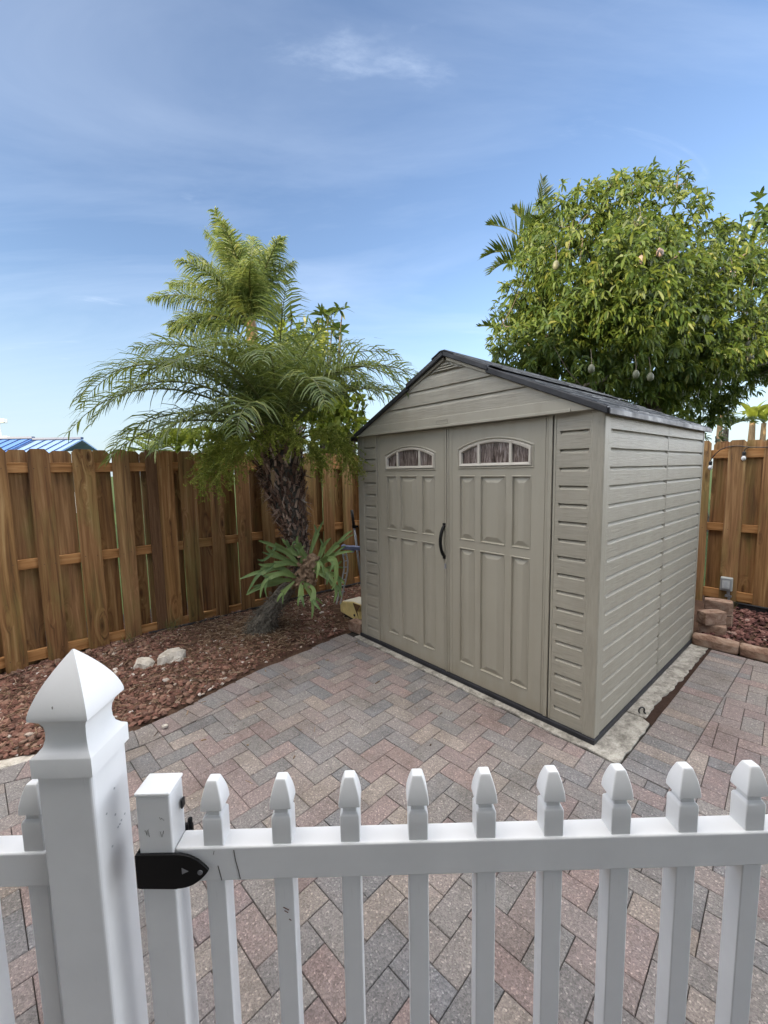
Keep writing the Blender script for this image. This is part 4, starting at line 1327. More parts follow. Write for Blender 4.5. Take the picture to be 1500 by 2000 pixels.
# root fibres and scales at the foot, leaf boots above
fb = MB(); bo = MB()
def frame_at(f):
    i = min(59, int(f)); t = f-i
    p = tp2[i].lerp(tp2[i+1], t); d = (tp2[min(i+2,60)]-tp2[max(i-1,0)]).normalized(); a = d.orthogonal().normalized(); return p, d, a, d.cross(a), tr2[i]*(1-t)+tr2[i+1]*t
for _ in range(1500):
    f = abs(rr.gauss(0,8.5))
    if f > 24: continue
    p, d, a, b, r = frame_at(f); an = rr.uniform(0,6.283); e = a*math.cos(an)+b*math.sin(an)
    s = p+e*r*rr.uniform(.82,.95); L = rr.uniform(.018,.05)
    dr = (e*rr.uniform(.3,1.0)+UP*rr.uniform(-.9,.5)+d*rr.uniform(-.4,.4)).normalized()
    sd = dr.cross(e)
    if sd.length < .01: continue
    fb.strip([s, s+dr*L*.6, s+dr*L-UP*.006], [.008,.006,.001], sd.normalized())
fb.build('root_fibre', M['trunk_grey'], trunk)
for f0 in np.arange(20, 60, .62):
    p, d, a, b, r = frame_at(f0)
    m = int(4 + r*72)
    for k in range(m):
        an = 6.283*(k+rr.random())/m; e = a*math.cos(an)+b*math.sin(an)
        L = rr.uniform(.035,.075)*(1+1.2*max(0,(f0-38)/20)*rr.random()); w = rr.uniform(.014,.036)
        s = p + e*r*rr.uniform(.78,.92)
        out = rr.uniform(.22,.75); dr = (d*1.0 + e*out + (a*rr.uniform(-.35,.35)+b*rr.uniform(-.35,.35))).normalized()
        if rr.random() < .16: dr = (e*.9 - UP*rr.uniform(.2,.8)).normalized()
        sd = dr.cross(e).normalized()
        t1 = e*.010
        q = [s-sd*w*.5, s+sd*w*.5, s+dr*L+sd*w*.28, s+dr*L-sd*w*.28]
        bo.add([*q, *[v+t1*.8 for v in q]], [(3,2,1,0),(4,5,6,7),(0,1,5,4),(1,2,6,5),(2,3,7,6),(3,0,4,7)])
        if rr.random() < .9:
            for _h in range(3):
                h = (dr*rr.uniform(.3,1)+e*rr.uniform(0,.8)-UP*rr.uniform(0,.7)+sd*rr.uniform(-.7,.7)).normalized()
                bo.strip([s+dr*L*.7, s+dr*L*.7+h*.035, s+dr*L*.7+h*.07-UP*.010], [.0045,.0035,.0008], sd)
bo.build('leaf_boots', M['boot'], trunk)
crown = at(545,856,YPAL)-base
PM = [M['frond'], M['rachis']]
# (azimuth, start elevation, length, droop, sway): azimuth 0 = right, 90 = away, 180 = left, 270 = towards the gate
FR = [(184,56,2.35,112,0),(194,44,2.20,100,0),(174,64,2.20,116,0),(206,60,2.05,118,0),(160,68,1.95,108,0),(188,70,1.75,116,0),(178,32,1.85,84,6),(216,48,1.85,112,0),(198,22,1.7,74,0),
      (140,72,1.75,100,0),(120,78,1.65,90,0),(100,82,1.55,74,0),(225,72,1.60,112,0),(245,66,1.60,118,0),(262,76,1.50,120,0),(285,70,1.50,118,0),(300,60,1.50,122,0),
      (0,60,2.00,118,0),(-10,46,1.85,104,0),(12,68,1.80,112,0),(24,56,1.80,104,0),(-24,62,1.70,118,0),(40,72,1.60,96,0),(60,78,1.50,84,0),(80,58,1.7,98,0),
      (105,56,1.7,96,0),(130,54,1.75,100,0),(325,68,1.50,120,0),(150,40,1.65,90,0),(230,36,1.40,102,0),(270,46,1.30,112,0),
      (90,88,1.35,44,0),(200,82,1.40,66,0),(330,82,1.30,66,0),(170,80,1.55,72,0),(20,80,1.45,70,0),(250,84,1.35,80,0),(150,84,1.45,58,0),(60,84,1.45,56,0),(190,74,1.7,100,0),(10,74,1.65,96,0),(290,86,1.55,70,0)]
for az, el, ln, dp, sw in FR:
    o_ = crown + Vector((math.cos(R(az))*.05, math.sin(R(az))*.05, rr.uniform(-.03,.06)))
    ln *= .86
    frond(palm, az+rr.uniform(-4,4), el, ln, dp, rr, pairs=int(24+ln*17), ll=.42, lw=.0132, hang=1.0, start=.16, lift=.36, thin=.9, mats=PM, rad=.011, sway=sw+rr.uniform(-8,8), origin=o_, base_r=.014)
# cut petiole stubs fanning from the crown
mb = MB()
for k in range(34):
    az = rr.uniform(0,360); el = rr.uniform(18,72); L = rr.uniform(.16,.34)
    d = Vector((math.cos(R(el))*math.cos(R(az)), math.cos(R(el))*math.sin(R(az)), math.sin(R(el))))
    s = crown + Vector((math.cos(R(az))*.10, math.sin(R(az))*.10, rr.uniform(-.16,-.02)))
    mb.tube([s, s+d*L*.5, s+d*L+UP*.01], [.016,.011,.006], 6)
mb.build('petiole_stubs', M['boot'], palm)
# flower sprays
def spray(az, el, L, hang, seed, nb=42, sub=.22, org=None):
    r2 = random.Random(seed); mb = MB(); org = org or crown
    pts, dirs = rachis_curve(az, el, L, hang, 8)
    pts = [p+org+Vector((0,0,-.10)) for p in pts]; mb.tube(pts, [.010-.0009*i for i in range(len(pts))], 6)
    for k in range(nb):
        t = r2.uniform(.38,1.0); f = t*8; i = min(7,int(f)); p = pts[i].lerp(pts[i+1], f-i); d = dirs[i]
        e = Vector((r2.gauss(0,1), r2.gauss(0,1), r2.gauss(0,1))).normalized()
        dr = (d*.75 + e*.85).normalized(); q = p.copy(); path = [q.copy()]; LL = sub*r2.uniform(.6,1.2)
        for s in range(5):
            q = q + (dr - UP*.30*s*.55 + Vector((r2.uniform(-.2,.2),)*3)).normalized()*LL/5; path.append(q.copy())
        sd = dr.cross(Vector((0,1,0.2))).normalized()
        mb.strip(path, [.005,.005,.0048,.0045,.004,.003], sd)
        for s in range(1,6):
            for _ in range(6):
                b = path[s] + Vector((r2.uniform(-1,1),r2.uniform(-1,1),r2.uniform(-1,1)))*.011
                v = Vector((r2.uniform(-1,1),r2.uniform(-1,1),r2.uniform(-1,.3))).normalized()*.015
                mb.strip([b, b+v], [.0075,.005], v.orthogonal().normalized())
    return mb.build('flower_spray', M['bloom'], palm)
spray(188, 30, .86, 112, 1, 90, .27); spray(204, 20, .74, 104, 2, 80, .25); spray(226, 30, .60, 112, 3, 60, .22); spray(176, 48, .80, 110, 11, 70, .25)
spray(-12, 34, .82, 108, 4, 84, .25); spray(6, 44, .74, 104, 5, 66, .24); spray(-36, 26, .62, 98, 6, 60, .20); spray(250, 40, .52, 112, 7, 44, .18); spray(300, 48, .56, 112, 8, 50, .19); spray(165, 40, .70, 96, 9, 50, .22); spray(275, 54, .46, 96, 10, 36, .16)
# orange spathe
mb = MB(); s = at(533,925,3.57)-base
mb.strip([s+UP*.05, s+UP*.02, s-UP*.05+Vector((0,-.012,0)), s-UP*.12], [.014,.034,.032,.003], Vector((1,0,0)))
mb.build('spathe', M['tan_stem'], palm)

# ---- staghorn fern on the palm trunk --------------------------------------
FY = 3.62
fc = at(598,1108,FY)
fern = thing('staghorn_fern', 'green staghorn fern with forked fronds mounted on the leaning palm trunk', 'fern', tuple(fc))
mb = MB()
r2 = random.Random(8)
for px, py, Y, sx, sy, sz in ((604,1112,3.64,.085,.075,.105),(612,1098,3.60,.072,.06,.072),(577,1136,3.66,.055,.05,.062),(598,1135,3.66,.085,.06,.055),(566,1128,3.63,.035,.03,.04)):
    c = at(px,py,Y)-fc; off = Vector((r2.uniform(0,9),0,0)); vs = []
    for p in ICO3_V:
        k = 1+.42*mnoise.noise(p*1.9+off)+.26*mnoise.noise(p*5.5+off)
        vs.append(c+Vector((p.x*sx*k,p.y*sy*k,p.z*sz*k)))
    mb.add(vs, ICO3_F)
for _ in range(70):
    q = at(r2.gauss(600,11), r2.gauss(1116,15), 3.555+r2.uniform(0,.03))-fc; e = Vector((r2.uniform(-1,1), r2.uniform(-.6,0), r2.uniform(-1,1))).normalized(); L_ = r2.uniform(.03,.07)
    mb.strip([q, q+e*L_*.5+Vector((0,-.006,0)), q+e*L_], [.014,.020,.004], e.cross(Vector((0,-1,.2))).normalized())
mb.build('shield', M['fern_brown'], fern)
def antler(p0, dirs_px, w0, forks, r2, Yend, face):
    """frond from pixel path (list of px) with forked tip"""
    pass
def fern_frond(path_px, w, fork, seed, bright=False):
    """path_px: (px,py,Y) list; fork: list of end paths starting at the last point"""
    r2 = random.Random(seed); mb = MB()
    pts = [at(*q)-fc for q in path_px]
    P, _ = resamp3(pts, [0]*len(pts), 10)
    view = Vector((0,-1,.15))
    def sides(Pl):
        out = []
        for i in range(len(Pl)):
            d = (Pl[min(i+1,len(Pl)-1)]-Pl[max(i-1,0)]).normalized()
            s = d.cross(view); s = s.normalized() if s.length > .05 else Vector((1,0,0))
            out.append((s + Vector((0,.35*math.sin(seed+i*.3),0))).normalized())
        return out
    w *= 1.8
    ws = [w*(.30+.80*(i/10)**.85) for i in range(11)]
    def leaf(Pl, wl, sd):
        vs = []
        for p, wv, s in zip(Pl, wl, sd):
            f = s.cross(Vector((0,0,1)))
            vs += [p-s*wv*.5+Vector((0,-.16*wv,0)), p+Vector((0,.04*wv,0)), p+s*wv*.5+Vector((0,-.02*wv,0))]
        fs = []
        for i in range(len(Pl)-1):
            fs += [(3*i,3*i+1,3*i+4,3*i+3),(3*i+1,3*i+2,3*i+5,3*i+4)]
        mb.add(vs, fs)
    leaf(P, ws, sides(P))
    for ends, wf in fork:
        e = [P[-1] - (P[-1]-P[-2])*.8] + [at(*q)-fc for q in ends]
        Q, _ = resamp3(e, [0]*len(e), 7)
        leaf(Q, [1.7*wf*(1.0-.10*i/7 if i < 4 else (1-.06-.80*((i-3)/4)**1.4)) for i in range(8)], sides(Q))
    o = mb.build('frond', M['fern'], fern)
    so = o.modifiers.new('thick', 'SOLIDIFY'); so.thickness = .0012
    return o
B1, B2, B3 = (578,1128,3.60), (612,1115,3.56), (590,1135,3.60)
T1, T2 = (585,1105,3.60), (604,1092,3.60)
FF = [
 ([B1,(545,1108,3.52),(510,1116,3.46)], .034, [([(490,1122,3.44),(468,1131,3.42)],.018),([(500,1128,3.44),(482,1160,3.42)],.020)]),
 ([B1,(550,1120,3.50),(520,1128,3.44)], .030, [([(512,1145,3.42),(508,1168,3.40)],.020),([(518,1150,3.41),(521,1166,3.40)],.012)]),
 ([(566,1130,3.6),(540,1138,3.54),(520,1141,3.50)], .030, [([(500,1150,3.48),(481,1162,3.46)],.022),([(505,1143,3.47),(492,1146,3.46)],.012)]),
 ([T1,(560,1078,3.58),(535,1066,3.54)], .036, [([(520,1060,3.52),(505,1056,3.50)],.018),([(528,1082,3.52),(512,1078,3.5)],.015)]),
 ([T1,(552,1090,3.55),(530,1080,3.5)], .032, [([(522,1070,3.48),(524,1062,3.47)],.018),([(515,1094,3.48),(503,1093,3.47)],.014)]),
 ([T1,(562,1100,3.55),(535,1102,3.48)], .028, [([(515,1104,3.46),(505,1101,3.45)],.016),([(525,1112,3.46),(516,1116,3.44)],.012)]),
 ([T2,(588,1075,3.6),(581,1062,3.58)], .034, [([(580,1052,3.58),(583,1046,3.58)],.013),([(575,1058,3.58),(570,1066,3.57)],.012)]),
 ([T2,(575,1080,3.6),(565,1068,3.6)], .030, [([(556,1058,3.58),(551,1052,3.58)],.016),([(562,1060,3.58),(560,1054,3.58)],.012)]),
 ([T2,(612,1062,3.66),(620,1040,3.68)], .026, [([(626,1028,3.7),(631,1018,3.7)],.014),([(616,1030,3.7),(613,1024,3.7)],.01)]),
 ([B2,(625,1085,3.6),(632,1066,3.6)], .028, [([(640,1056,3.6),(646,1051,3.6)],.015),([(628,1058,3.6),(625,1052,3.6)],.010)]),
 ([B2,(640,1082,3.56),(660,1062,3.54)], .028, [([(675,1045,3.54),(688,1036,3.54)],.016),([(680,1049,3.53),(692,1043,3.53)],.008)]),
 ([B2,(638,1092,3.55),(655,1082,3.52)], .024, [([(672,1078,3.50),(690,1077,3.5)],.016),([(668,1070,3.52),(676,1066,3.5)],.010)]),
 ([B2,(628,1098,3.50),(642,1090,3.44)], .034, [([(655,1095,3.40),(656,1130,3.38),(648,1152,3.38)],.026),([(650,1100,3.40),(644,1118,3.38)],.016)]),
 ([B2,(625,1102,3.48),(622,1095,3.42)], .030, [([(622,1110,3.38),(618,1130,3.36)],.018),([(630,1105,3.38),(632,1125,3.36)],.014)]),
 ([B2,(640,1110,3.52),(655,1106,3.48)], .024, [([(662,1100,3.46),(667,1096,3.46)],.014),([(665,1108,3.46),(672,1110,3.46)],.010)]),
 ([B2,(645,1120,3.52),(660,1126,3.46)], .028, [([(668,1134,3.44),(673,1141,3.42)],.016),([(664,1142,3.44),(662,1166,3.42)],.020)]),
 ([B2,(640,1128,3.5),(652,1140,3.44)], .030, [([(657,1155,3.42),(652,1178,3.40)],.018),([(662,1150,3.42),(668,1168,3.40)],.014)]),
 ([B3,(612,1150,3.52),(610,1175,3.44)], .026, [([(611,1190,3.42),(609,1208,3.40)],.015),([(617,1180,3.40),(626,1192,3.38)],.018)]),
 ([B3,(588,1150,3.54),(588,1164,3.48)], .034, [([(583,1172,3.46),(582,1184,3.45)],.014),([(591,1172,3.46),(594,1186,3.45)],.016)]),
 ([B3,(600,1150,3.55),(612,1165,3.5)], .028, [([(622,1172,3.48),(630,1180,3.47)],.014),([(616,1176,3.48),(618,1186,3.47)],.012)]),
 ([(575,1135,3.6),(560,1150,3.55),(552,1158,3.5)], .028, [([(545,1166,3.48),(541,1176,3.47)],.016),([(552,1168,3.48),(552,1180,3.47)],.012)]),
 ([(570,1133,3.6),(550,1133,3.53),(532,1130,3.46)], .030, [([(522,1134,3.44),(511,1140,3.43)],.016),([(520,1126,3.44),(512,1124,3.43)],.012)]),
 ([T1,(590,1090,3.58),(585,1080,3.56)], .026, [([(590,1070,3.56),(596,1066,3.56)],.012),([(580,1072,3.56),(574,1070,3.56)],.012)]),
 ([(622,1120,3.56),(632,1112,3.50),(640,1118,3.45)], .026, [([(648,1130,3.42),(656,1146,3.40)],.016),([(640,1130,3.42),(638,1142,3.40)],.014)]),
]
for k, (pp, w, fk) in enumerate(FF): fern_frond(pp, w, fk, 100+k)

# ---- grass tufts
def tuft(u, v, n, h, seed, label):
    r2 = random.Random(seed); mb = MB(); b = yw(u, v, bed_h(u, v) if u < -1.5 else .05)
    for _ in range(n):
        a = r2.uniform(0,6.28); l = h*r2.uniform(.5,1.2); d = Vector((math.cos(a)*r2.uniform(.2,.9), math.sin(a)*r2.uniform(.2,.9), 1)).normalized()
        s = Vector((r2.uniform(-.04,.04), r2.uniform(-.04,.04), 0)); sd = d.cross(Vector((0,1,.1))).normalized()
        mb.strip([s, s+d*l*.5, s+d*l*.85+Vector((d.x,d.y,-.2))*l*.2], [.004,.003,.0006], sd)
    o = mb.build('grass_tuft', M['dry_grass'], None); o.location = b
    return tag(o, label, 'grass tuft')
M['dry_grass'] = m_leaf('dry_grass_blade', [(0, (.10,.085,.03)), (.5, (.16,.125,.05)), (1, (.10,.13,.03))], .6, .2)
tuft(-3.37,-1.36,34,.17,1,'dry grass tuft at the foot of the fence beside the dark batten')
tuft(-3.33,-1.72,26,.12,2,'low dry grass at the fence foot left of the dark batten')
tuft(-3.27,-2.10,22,.10,3,'thin dry grass at the fence foot nearest the white post')
tuft(.06,3.15,36,.16,4,'dry grass growing around the outlet conduit')
tuft(.42,3.31,30,.10,5,'short green grass under the right fence boards')

# ---- tall queen palm beyond the left fence --------------------------------
YQ = 11.0
qc = at(492,655,YQ); qb = Vector((qc.x+.25, qc.y, 0))
qp = thing('palm_tree', 'tall sunlit queen palm rising behind the fence above the leaning palm', 'palm tree', tuple(qb))
rr = random.Random(41)
cq = qc-qb
mb = MB(); mb.tube([(0,0,-.1),(.02,0,1.5),(.0,.0,3.2),(-.1,0,4.6),tuple(cq+Vector((0,0,-.3)))], [.20,.15,.14,.13,.12], 12); mb.tube([tuple(cq+Vector((0,0,-.35))), tuple(cq+Vector((0,0,.1))), tuple(cq+Vector((0,0,.6)))], [.12,.15,.05], 10, 1)
mb.build('trunk', [M['bark'], M['tan_stem']], qp)
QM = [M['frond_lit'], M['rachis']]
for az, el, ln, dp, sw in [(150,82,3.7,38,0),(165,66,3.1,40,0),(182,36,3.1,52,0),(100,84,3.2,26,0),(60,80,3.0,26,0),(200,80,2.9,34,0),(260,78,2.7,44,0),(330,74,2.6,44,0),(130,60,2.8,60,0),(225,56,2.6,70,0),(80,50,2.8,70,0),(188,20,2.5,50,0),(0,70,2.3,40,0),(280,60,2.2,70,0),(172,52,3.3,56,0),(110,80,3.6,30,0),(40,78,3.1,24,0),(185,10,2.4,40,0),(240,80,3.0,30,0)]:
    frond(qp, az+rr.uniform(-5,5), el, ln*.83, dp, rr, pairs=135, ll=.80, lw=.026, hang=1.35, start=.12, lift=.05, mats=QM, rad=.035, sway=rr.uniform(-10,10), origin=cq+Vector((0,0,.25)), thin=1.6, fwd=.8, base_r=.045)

# ---- helper: leafy crowns ---------------------------------------------------
def leaf_cluster(mb, c, out, n, L, w, r2, droop=.7, spread=1.0):
    for _ in range(n):
        e = Vector((r2.gauss(0,1), r2.gauss(0,1), r2.gauss(0,1))).normalized()
        dr = (out*.55 + e*spread - UP*.12).normalized()
        l = L*r2.uniform(.65,1.15); ww = w*r2.uniform(.75,1.2)
        p1 = c + dr*l*.42; d2 = (dr - UP*droop*r2.uniform(.5,1.3)).normalized(); p2 = p1 + d2*l*.38; d3 = (d2 - UP*droop*.6).normalized(); p3 = p2 + d3*l*.24
        sd = dr.cross(e + Vector((.1,.2,.3)))
        if sd.length < .02: continue
        sd.normalize()
        fold = sd.cross(dr)*.12*ww
        mb.strip([c, p1, p2, p3], [ww*.18, ww, ww*.72, ww*.05], sd)
def lobes_points(lobes, r2, per, thr=-.30):
    for c, r in lobes:
        n = int(per*r*r)
        for _ in range(n):
            e = Vector((r2.gauss(0,1), r2.gauss(0,1), r2.gauss(0,1))).normalized()
            k = r2.random()**.40
            p = c + Vector((e.x, e.y, e.z*.92))*r*k
            nz = mnoise.noise(p*1.05+Vector((3.3,8.1,5.7)))
            if nz < (thr if p.x < .4 else thr+.05): continue
            yield p, (e + UP*.15).normalized()

# ---- mango tree behind the shed --------------------------------------------
YM = 7.6
mbase = at(1275,870,YM); mbase = Vector((mbase.x, mbase.y, 0))
mt = thing('mango_tree', 'large leafy mango tree bearing pale fruit behind the shed', 'mango tree', tuple(mbase))
r2 = random.Random(55)
ML = [(1105,425,60,0),(1070,480,62,.4),(1040,545,58,0),(1020,615,58,.2),(1010,690,55,-.2),(1075,600,95,.3),(1085,690,85,-.3),(1165,430,70,.2),(1150,520,95,-.4),(1235,395,62,.1),(1225,460,80,-.2),
      (1285,385,52,.3),(1300,450,75,0),(1215,570,100,-.6),(1170,660,95,-.6),(1260,660,95,-.5),(1135,745,62,-.3),(1215,750,66,-.2),(1300,560,95,-.2),(1340,480,55,.4),(1365,545,70,.2),(1330,650,75,.1),
      (1400,600,75,.3),(1290,745,60,.2),(1345,745,45,.5),(1425,540,50,.6),(1455,610,70,.5),(1440,680,55,.6),(1500,640,70,.7),(1400,790,34,.9),(1370,800,32,.9),(1330,805,30,.9),(1545,560,80,.8),(1240,550,85,1.2),(1120,560,80,1.2),(1350,690,70,1.3),(1180,700,80,1.3),(1115,500,75,-.2),(1190,560,80,-.4),(1100,650,80,-.1),(1050,730,60,0),(1230,700,80,0),(1290,610,80,-.2),(1255,520,70,-.3),(1170,610,70,-.3),(1280,790,60,.2),(1310,820,40,.3),(1400,480,50,.3),(1390,660,70,.4),(1450,740,45,.6),(1480,570,60,.4),(1420,770,34,.7),(1500,700,50,.6),(1370,740,45,.5),(1210,790,45,.2),(1150,770,45,.1),(1430,600,70,-.1),(1450,520,55,.1),(1480,660,60,0),(1420,690,50,-.1),(1500,580,60,.2),(1395,560,70,-.1),(1370,620,70,-.3),(1520,700,45,.3),(1350,770,36,.5),(1400,810,30,.8),(1330,740,55,-.2),(1390,710,50,-.3),(1440,650,60,-.4),(1360,680,60,-.4),(1290,770,45,0)]
K = YM/810
lob = [(at(a,b,YM+dy*1.6)-mbase, r*K*1.0) for a,b,r,dy in ML]
lm = MB()
for p, e in lobes_points(lob, r2, 330):
    leaf_cluster(lm, p, e, r2.randint(7,11), .165, .036, r2, .95)
for px, py in ((1215,345),(1330,325),(1322,338),(1200,362),(1255,345),(1240,350),(1300,345),(1062,402),(1130,368),(1150,360),(1360,425),(1400,440),(1410,425),(985,560),(965,640),(960,690),(1375,395)):
    leaf_cluster(lm, at(px,py,YM)-mbase, UP, 11, .18, .038, r2, .9)
lm.build('crown', M['mango_leaf'], mt)
mb = MB()
LIMB_P = []
def limb(pxs, r0, r1):
    pts = [at(a,b,c)-mbase for a,b,c in pxs]
    P, _ = resamp3(pts, [0]*len(pts), 12)
    P = [p + Vector((r2.uniform(-1,1), r2.uniform(-1,1), r2.uniform(-1,1)))*.02 for p in P]
    LIMB_P.extend(P)
    mb.tube(P, [r0+(r1-r0)*(i/12)**.8 for i in range(13)], 8)
tb = (1275,800,YM)
mb.tube([Vector((0,0,-.1)), Vector((.02,0,1.0)), at(1275,800,YM)-mbase+Vector((0,0,-.0))], [.24,.18,.16], 12)
for path in ([tb,(1250,720,YM),(1200,620,YM+.2),(1150,500,YM+.2),(1120,420,YM)],[tb,(1265,700,YM),(1245,560,YM),(1240,450,YM),(1235,360,YM)],[tb,(1290,700,YM+.2),(1310,590,YM+.3),(1310,470,YM+.2),(1325,330,YM)],
             [tb,(1310,720,YM-.3),(1370,680,YM-.5),(1450,650,YM-.4),(1530,610,YM)],[tb,(1215,720,YM+.2),(1120,680,YM),(1040,640,YM),(975,640,YM)],[tb,(1330,745,YM),(1400,718,YM),(1470,715,YM+.1),(1540,700,YM+.2)],
             [(1200,620,YM+.2),(1240,560,YM-.6),(1290,525,YM-1.0),(1330,490,YM-1.2)],[(1310,590,YM+.3),(1360,560,YM),(1420,520,YM),(1500,470,YM)],[(1250,720,YM),(1180,740,YM-.8),(1120,760,YM-1.0)]):
    limb(path, .060, .008)
for _ in range(90):
    c, r = r2.choice(lob); e = Vector((r2.gauss(0,1), r2.gauss(0,1), r2.gauss(0,1))).normalized()
    b = c+e*r*.95; a = sorted(LIMB_P, key=lambda q: (q-b).length)[r2.randint(0,6)]; b = a.lerp(b, min(1, .8/max(.01,(b-a).length))); m = a.lerp(b,.5)+Vector((0,0,-.06)); mb.tube([a,m,b], [.010,.007,.003], 5)
mb.build('trunk', M['bark'], mt)
for k, (px, py, Y) in enumerate(((1252,508,6.25),(1289,493,6.3),(1086,518,6.6),(1250,432,6.7),(1430,537,6.9),(1155,720,6.0),(1242,731,6.1),(1270,736,6.05),(1462,675,6.9),(1465,700,6.9),(1403,748,7.2))):
    c = at(px, py, Y)-mbase; vs = []
    q = Y/810*8.6
    for p in ICO3_V:
        s = 1 - .10*p.z
        vs.append(c + Vector((p.x*q*.72*s, p.y*q*.62*s, p.z*q)))
    f = MB(); f.add(vs, ICO3_F); fr_ = f.build('mango', M['mango_pale'] if k in (0,1,4) else M['mango'], mt, smooth=True)
    s = MB(); s.tube([c+Vector((0,0,q*.95)), c+Vector((.01,.02,q*2.2)), c+Vector((.03,.10,q*4.6))], .004, 5); s.build('stalk', M['bark'], fr_)

# second darker crown at the right border
YD = 9.5
dbs = at(1620,870,YD); dbs = Vector((dbs.x, dbs.y, 0))
dt = thing('broadleaf_tree', 'darker leafy tree cut by the right border beside the mango tree', 'tree', tuple(dbs))
KD = YD/810; lob2 = [(at(a,b,YD+d)-dbs, r*KD) for a,b,r,d in ((1490,420,36,0),(1478,470,42,.3),(1500,520,60,0),(1560,470,80,.4),(1520,590,60,.4),(1610,560,95,.3),(1600,670,80,.2),(1540,690,50,.3))]
lm = MB()
for p, e in lobes_points(lob2, r2, 84): leaf_cluster(lm, p, e, r2.randint(6,9), .25, .065, r2, .5)
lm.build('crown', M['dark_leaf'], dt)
mb = MB(); mb.tube([(0,0,-.1),(0,0,1.5),(-.1,.1,3.0),(-.6,.2,4.6),(-1.1,.1,6.0)], [.22,.19,.16,.10,.03], 10); mb.tube([(-.05,.05,2.2),(.5,.3,3.6),(.9,.5,5.0)], [.14,.08,.03], 8); mb.build('trunk', M['bark'], dt)

# stiff palm left of the mango tree
YF = 9.6
sc_ = at(1052,520,YF); sb = Vector((sc_.x+.2, sc_.y, 0))
sp = thing('palm_tree', 'stiff dark palm half hidden at the left edge of the mango tree', 'palm tree', tuple(sb))
mb = MB(); mb.tube([(0,0,-.1),(0,0,3.2),tuple(sc_-sb)], [.14,.10,.09], 10); mb.build('trunk', M['bark'], sp)
rr = random.Random(91)
for az, el, ln, dp in [(115,96,1.75,10),(170,68,1.55,62),(176,42,1.35,74),(190,18,1.25,70),(150,82,1.4,30),(60,70,1.5,40),(20,50,1.5,60),(300,60,1.4,70),(250,60,1.2,80),(185,84,1.35,50)]:
    frond(sp, az, el, ln, dp, rr, pairs=32, ll=.50, lw=.045, hang=.12, start=.14, lift=.55, mats=[M['fan'], M['rachis']], rad=.028, origin=sc_-sb, thin=.25, fwd=.9)
sc2 = at(1035,668,YF-.8); sb2 = Vector((sc2.x, sc2.y, 0))
sp2 = thing('palm_tree', 'low palm showing one stiff leaf at the lower left of the mango tree', 'palm tree', tuple(sb2))
mb = MB(); mb.tube([(0,0,-.1),(0,0,1.6),tuple(sc2-sb2)], [.12,.09,.07], 10); mb.build('trunk', M['bark'], sp2)
for az, el, ln, dp in [(180,34,1.12,40),(160,60,1.0,50),(20,50,1.2,60),(90,60,1.2,60),(270,40,1.0,70)]:
    frond(sp2, az, el, ln, dp, rr, pairs=28, ll=.42, lw=.036, hang=.10, start=.14, lift=.6, mats=[M['fan'], M['rachis']], rad=.02, origin=sc2-sb2, thin=.25, fwd=.9)

# ---- bright shrubs beyond the left fence ------------------------------------
def shrub(name, label, cat, px, Yd, spots, mat, per, L, w, droop, seed, trunk=True, nl=(6,9)):
    r2 = random.Random(seed); b = at(px, 900, Yd); b = Vector((b.x, b.y, 0)); k = Yd/810
    t = thing(name, label, cat, tuple(b)); lo = [(at(a,c,Yd+d)-b, r*k) for a,c,r,d in spots]
    mb = MB()
    for p, e in lobes_points(lo, r2, per): leaf_cluster(mb, p, e, r2.randint(*nl), L, w, r2, droop)
    mb.build('crown', mat, t)
    mb = MB()
    for c, r in lo:
        q = Vector((r2.uniform(-.1,.1), r2.uniform(-.1,.1), 0)); mb.tube([q, q.lerp(c,.5)+Vector((r2.uniform(-.2,.2),0,.1)), c], [.06,.04,.015], 6)
    mb.build('trunk', M['bark'], t)
    return t
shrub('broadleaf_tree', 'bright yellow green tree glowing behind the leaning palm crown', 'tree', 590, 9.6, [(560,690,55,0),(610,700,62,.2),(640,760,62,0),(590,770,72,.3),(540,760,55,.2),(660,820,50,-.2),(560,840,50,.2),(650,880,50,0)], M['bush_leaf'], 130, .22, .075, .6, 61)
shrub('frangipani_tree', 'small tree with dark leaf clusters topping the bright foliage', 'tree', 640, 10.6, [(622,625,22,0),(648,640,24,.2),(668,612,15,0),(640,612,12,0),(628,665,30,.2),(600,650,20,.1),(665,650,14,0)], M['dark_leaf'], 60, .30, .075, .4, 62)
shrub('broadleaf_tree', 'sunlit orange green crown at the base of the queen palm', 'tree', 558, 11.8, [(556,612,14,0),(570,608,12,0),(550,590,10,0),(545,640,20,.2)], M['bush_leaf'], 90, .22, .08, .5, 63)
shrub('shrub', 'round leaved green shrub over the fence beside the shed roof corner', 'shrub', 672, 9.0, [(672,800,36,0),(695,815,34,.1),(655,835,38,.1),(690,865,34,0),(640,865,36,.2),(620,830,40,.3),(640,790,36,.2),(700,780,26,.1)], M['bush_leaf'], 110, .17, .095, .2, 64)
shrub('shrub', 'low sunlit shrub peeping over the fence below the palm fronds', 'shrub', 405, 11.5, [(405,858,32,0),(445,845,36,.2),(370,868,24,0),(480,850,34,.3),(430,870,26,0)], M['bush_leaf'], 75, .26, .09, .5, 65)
rr = random.Random(17)
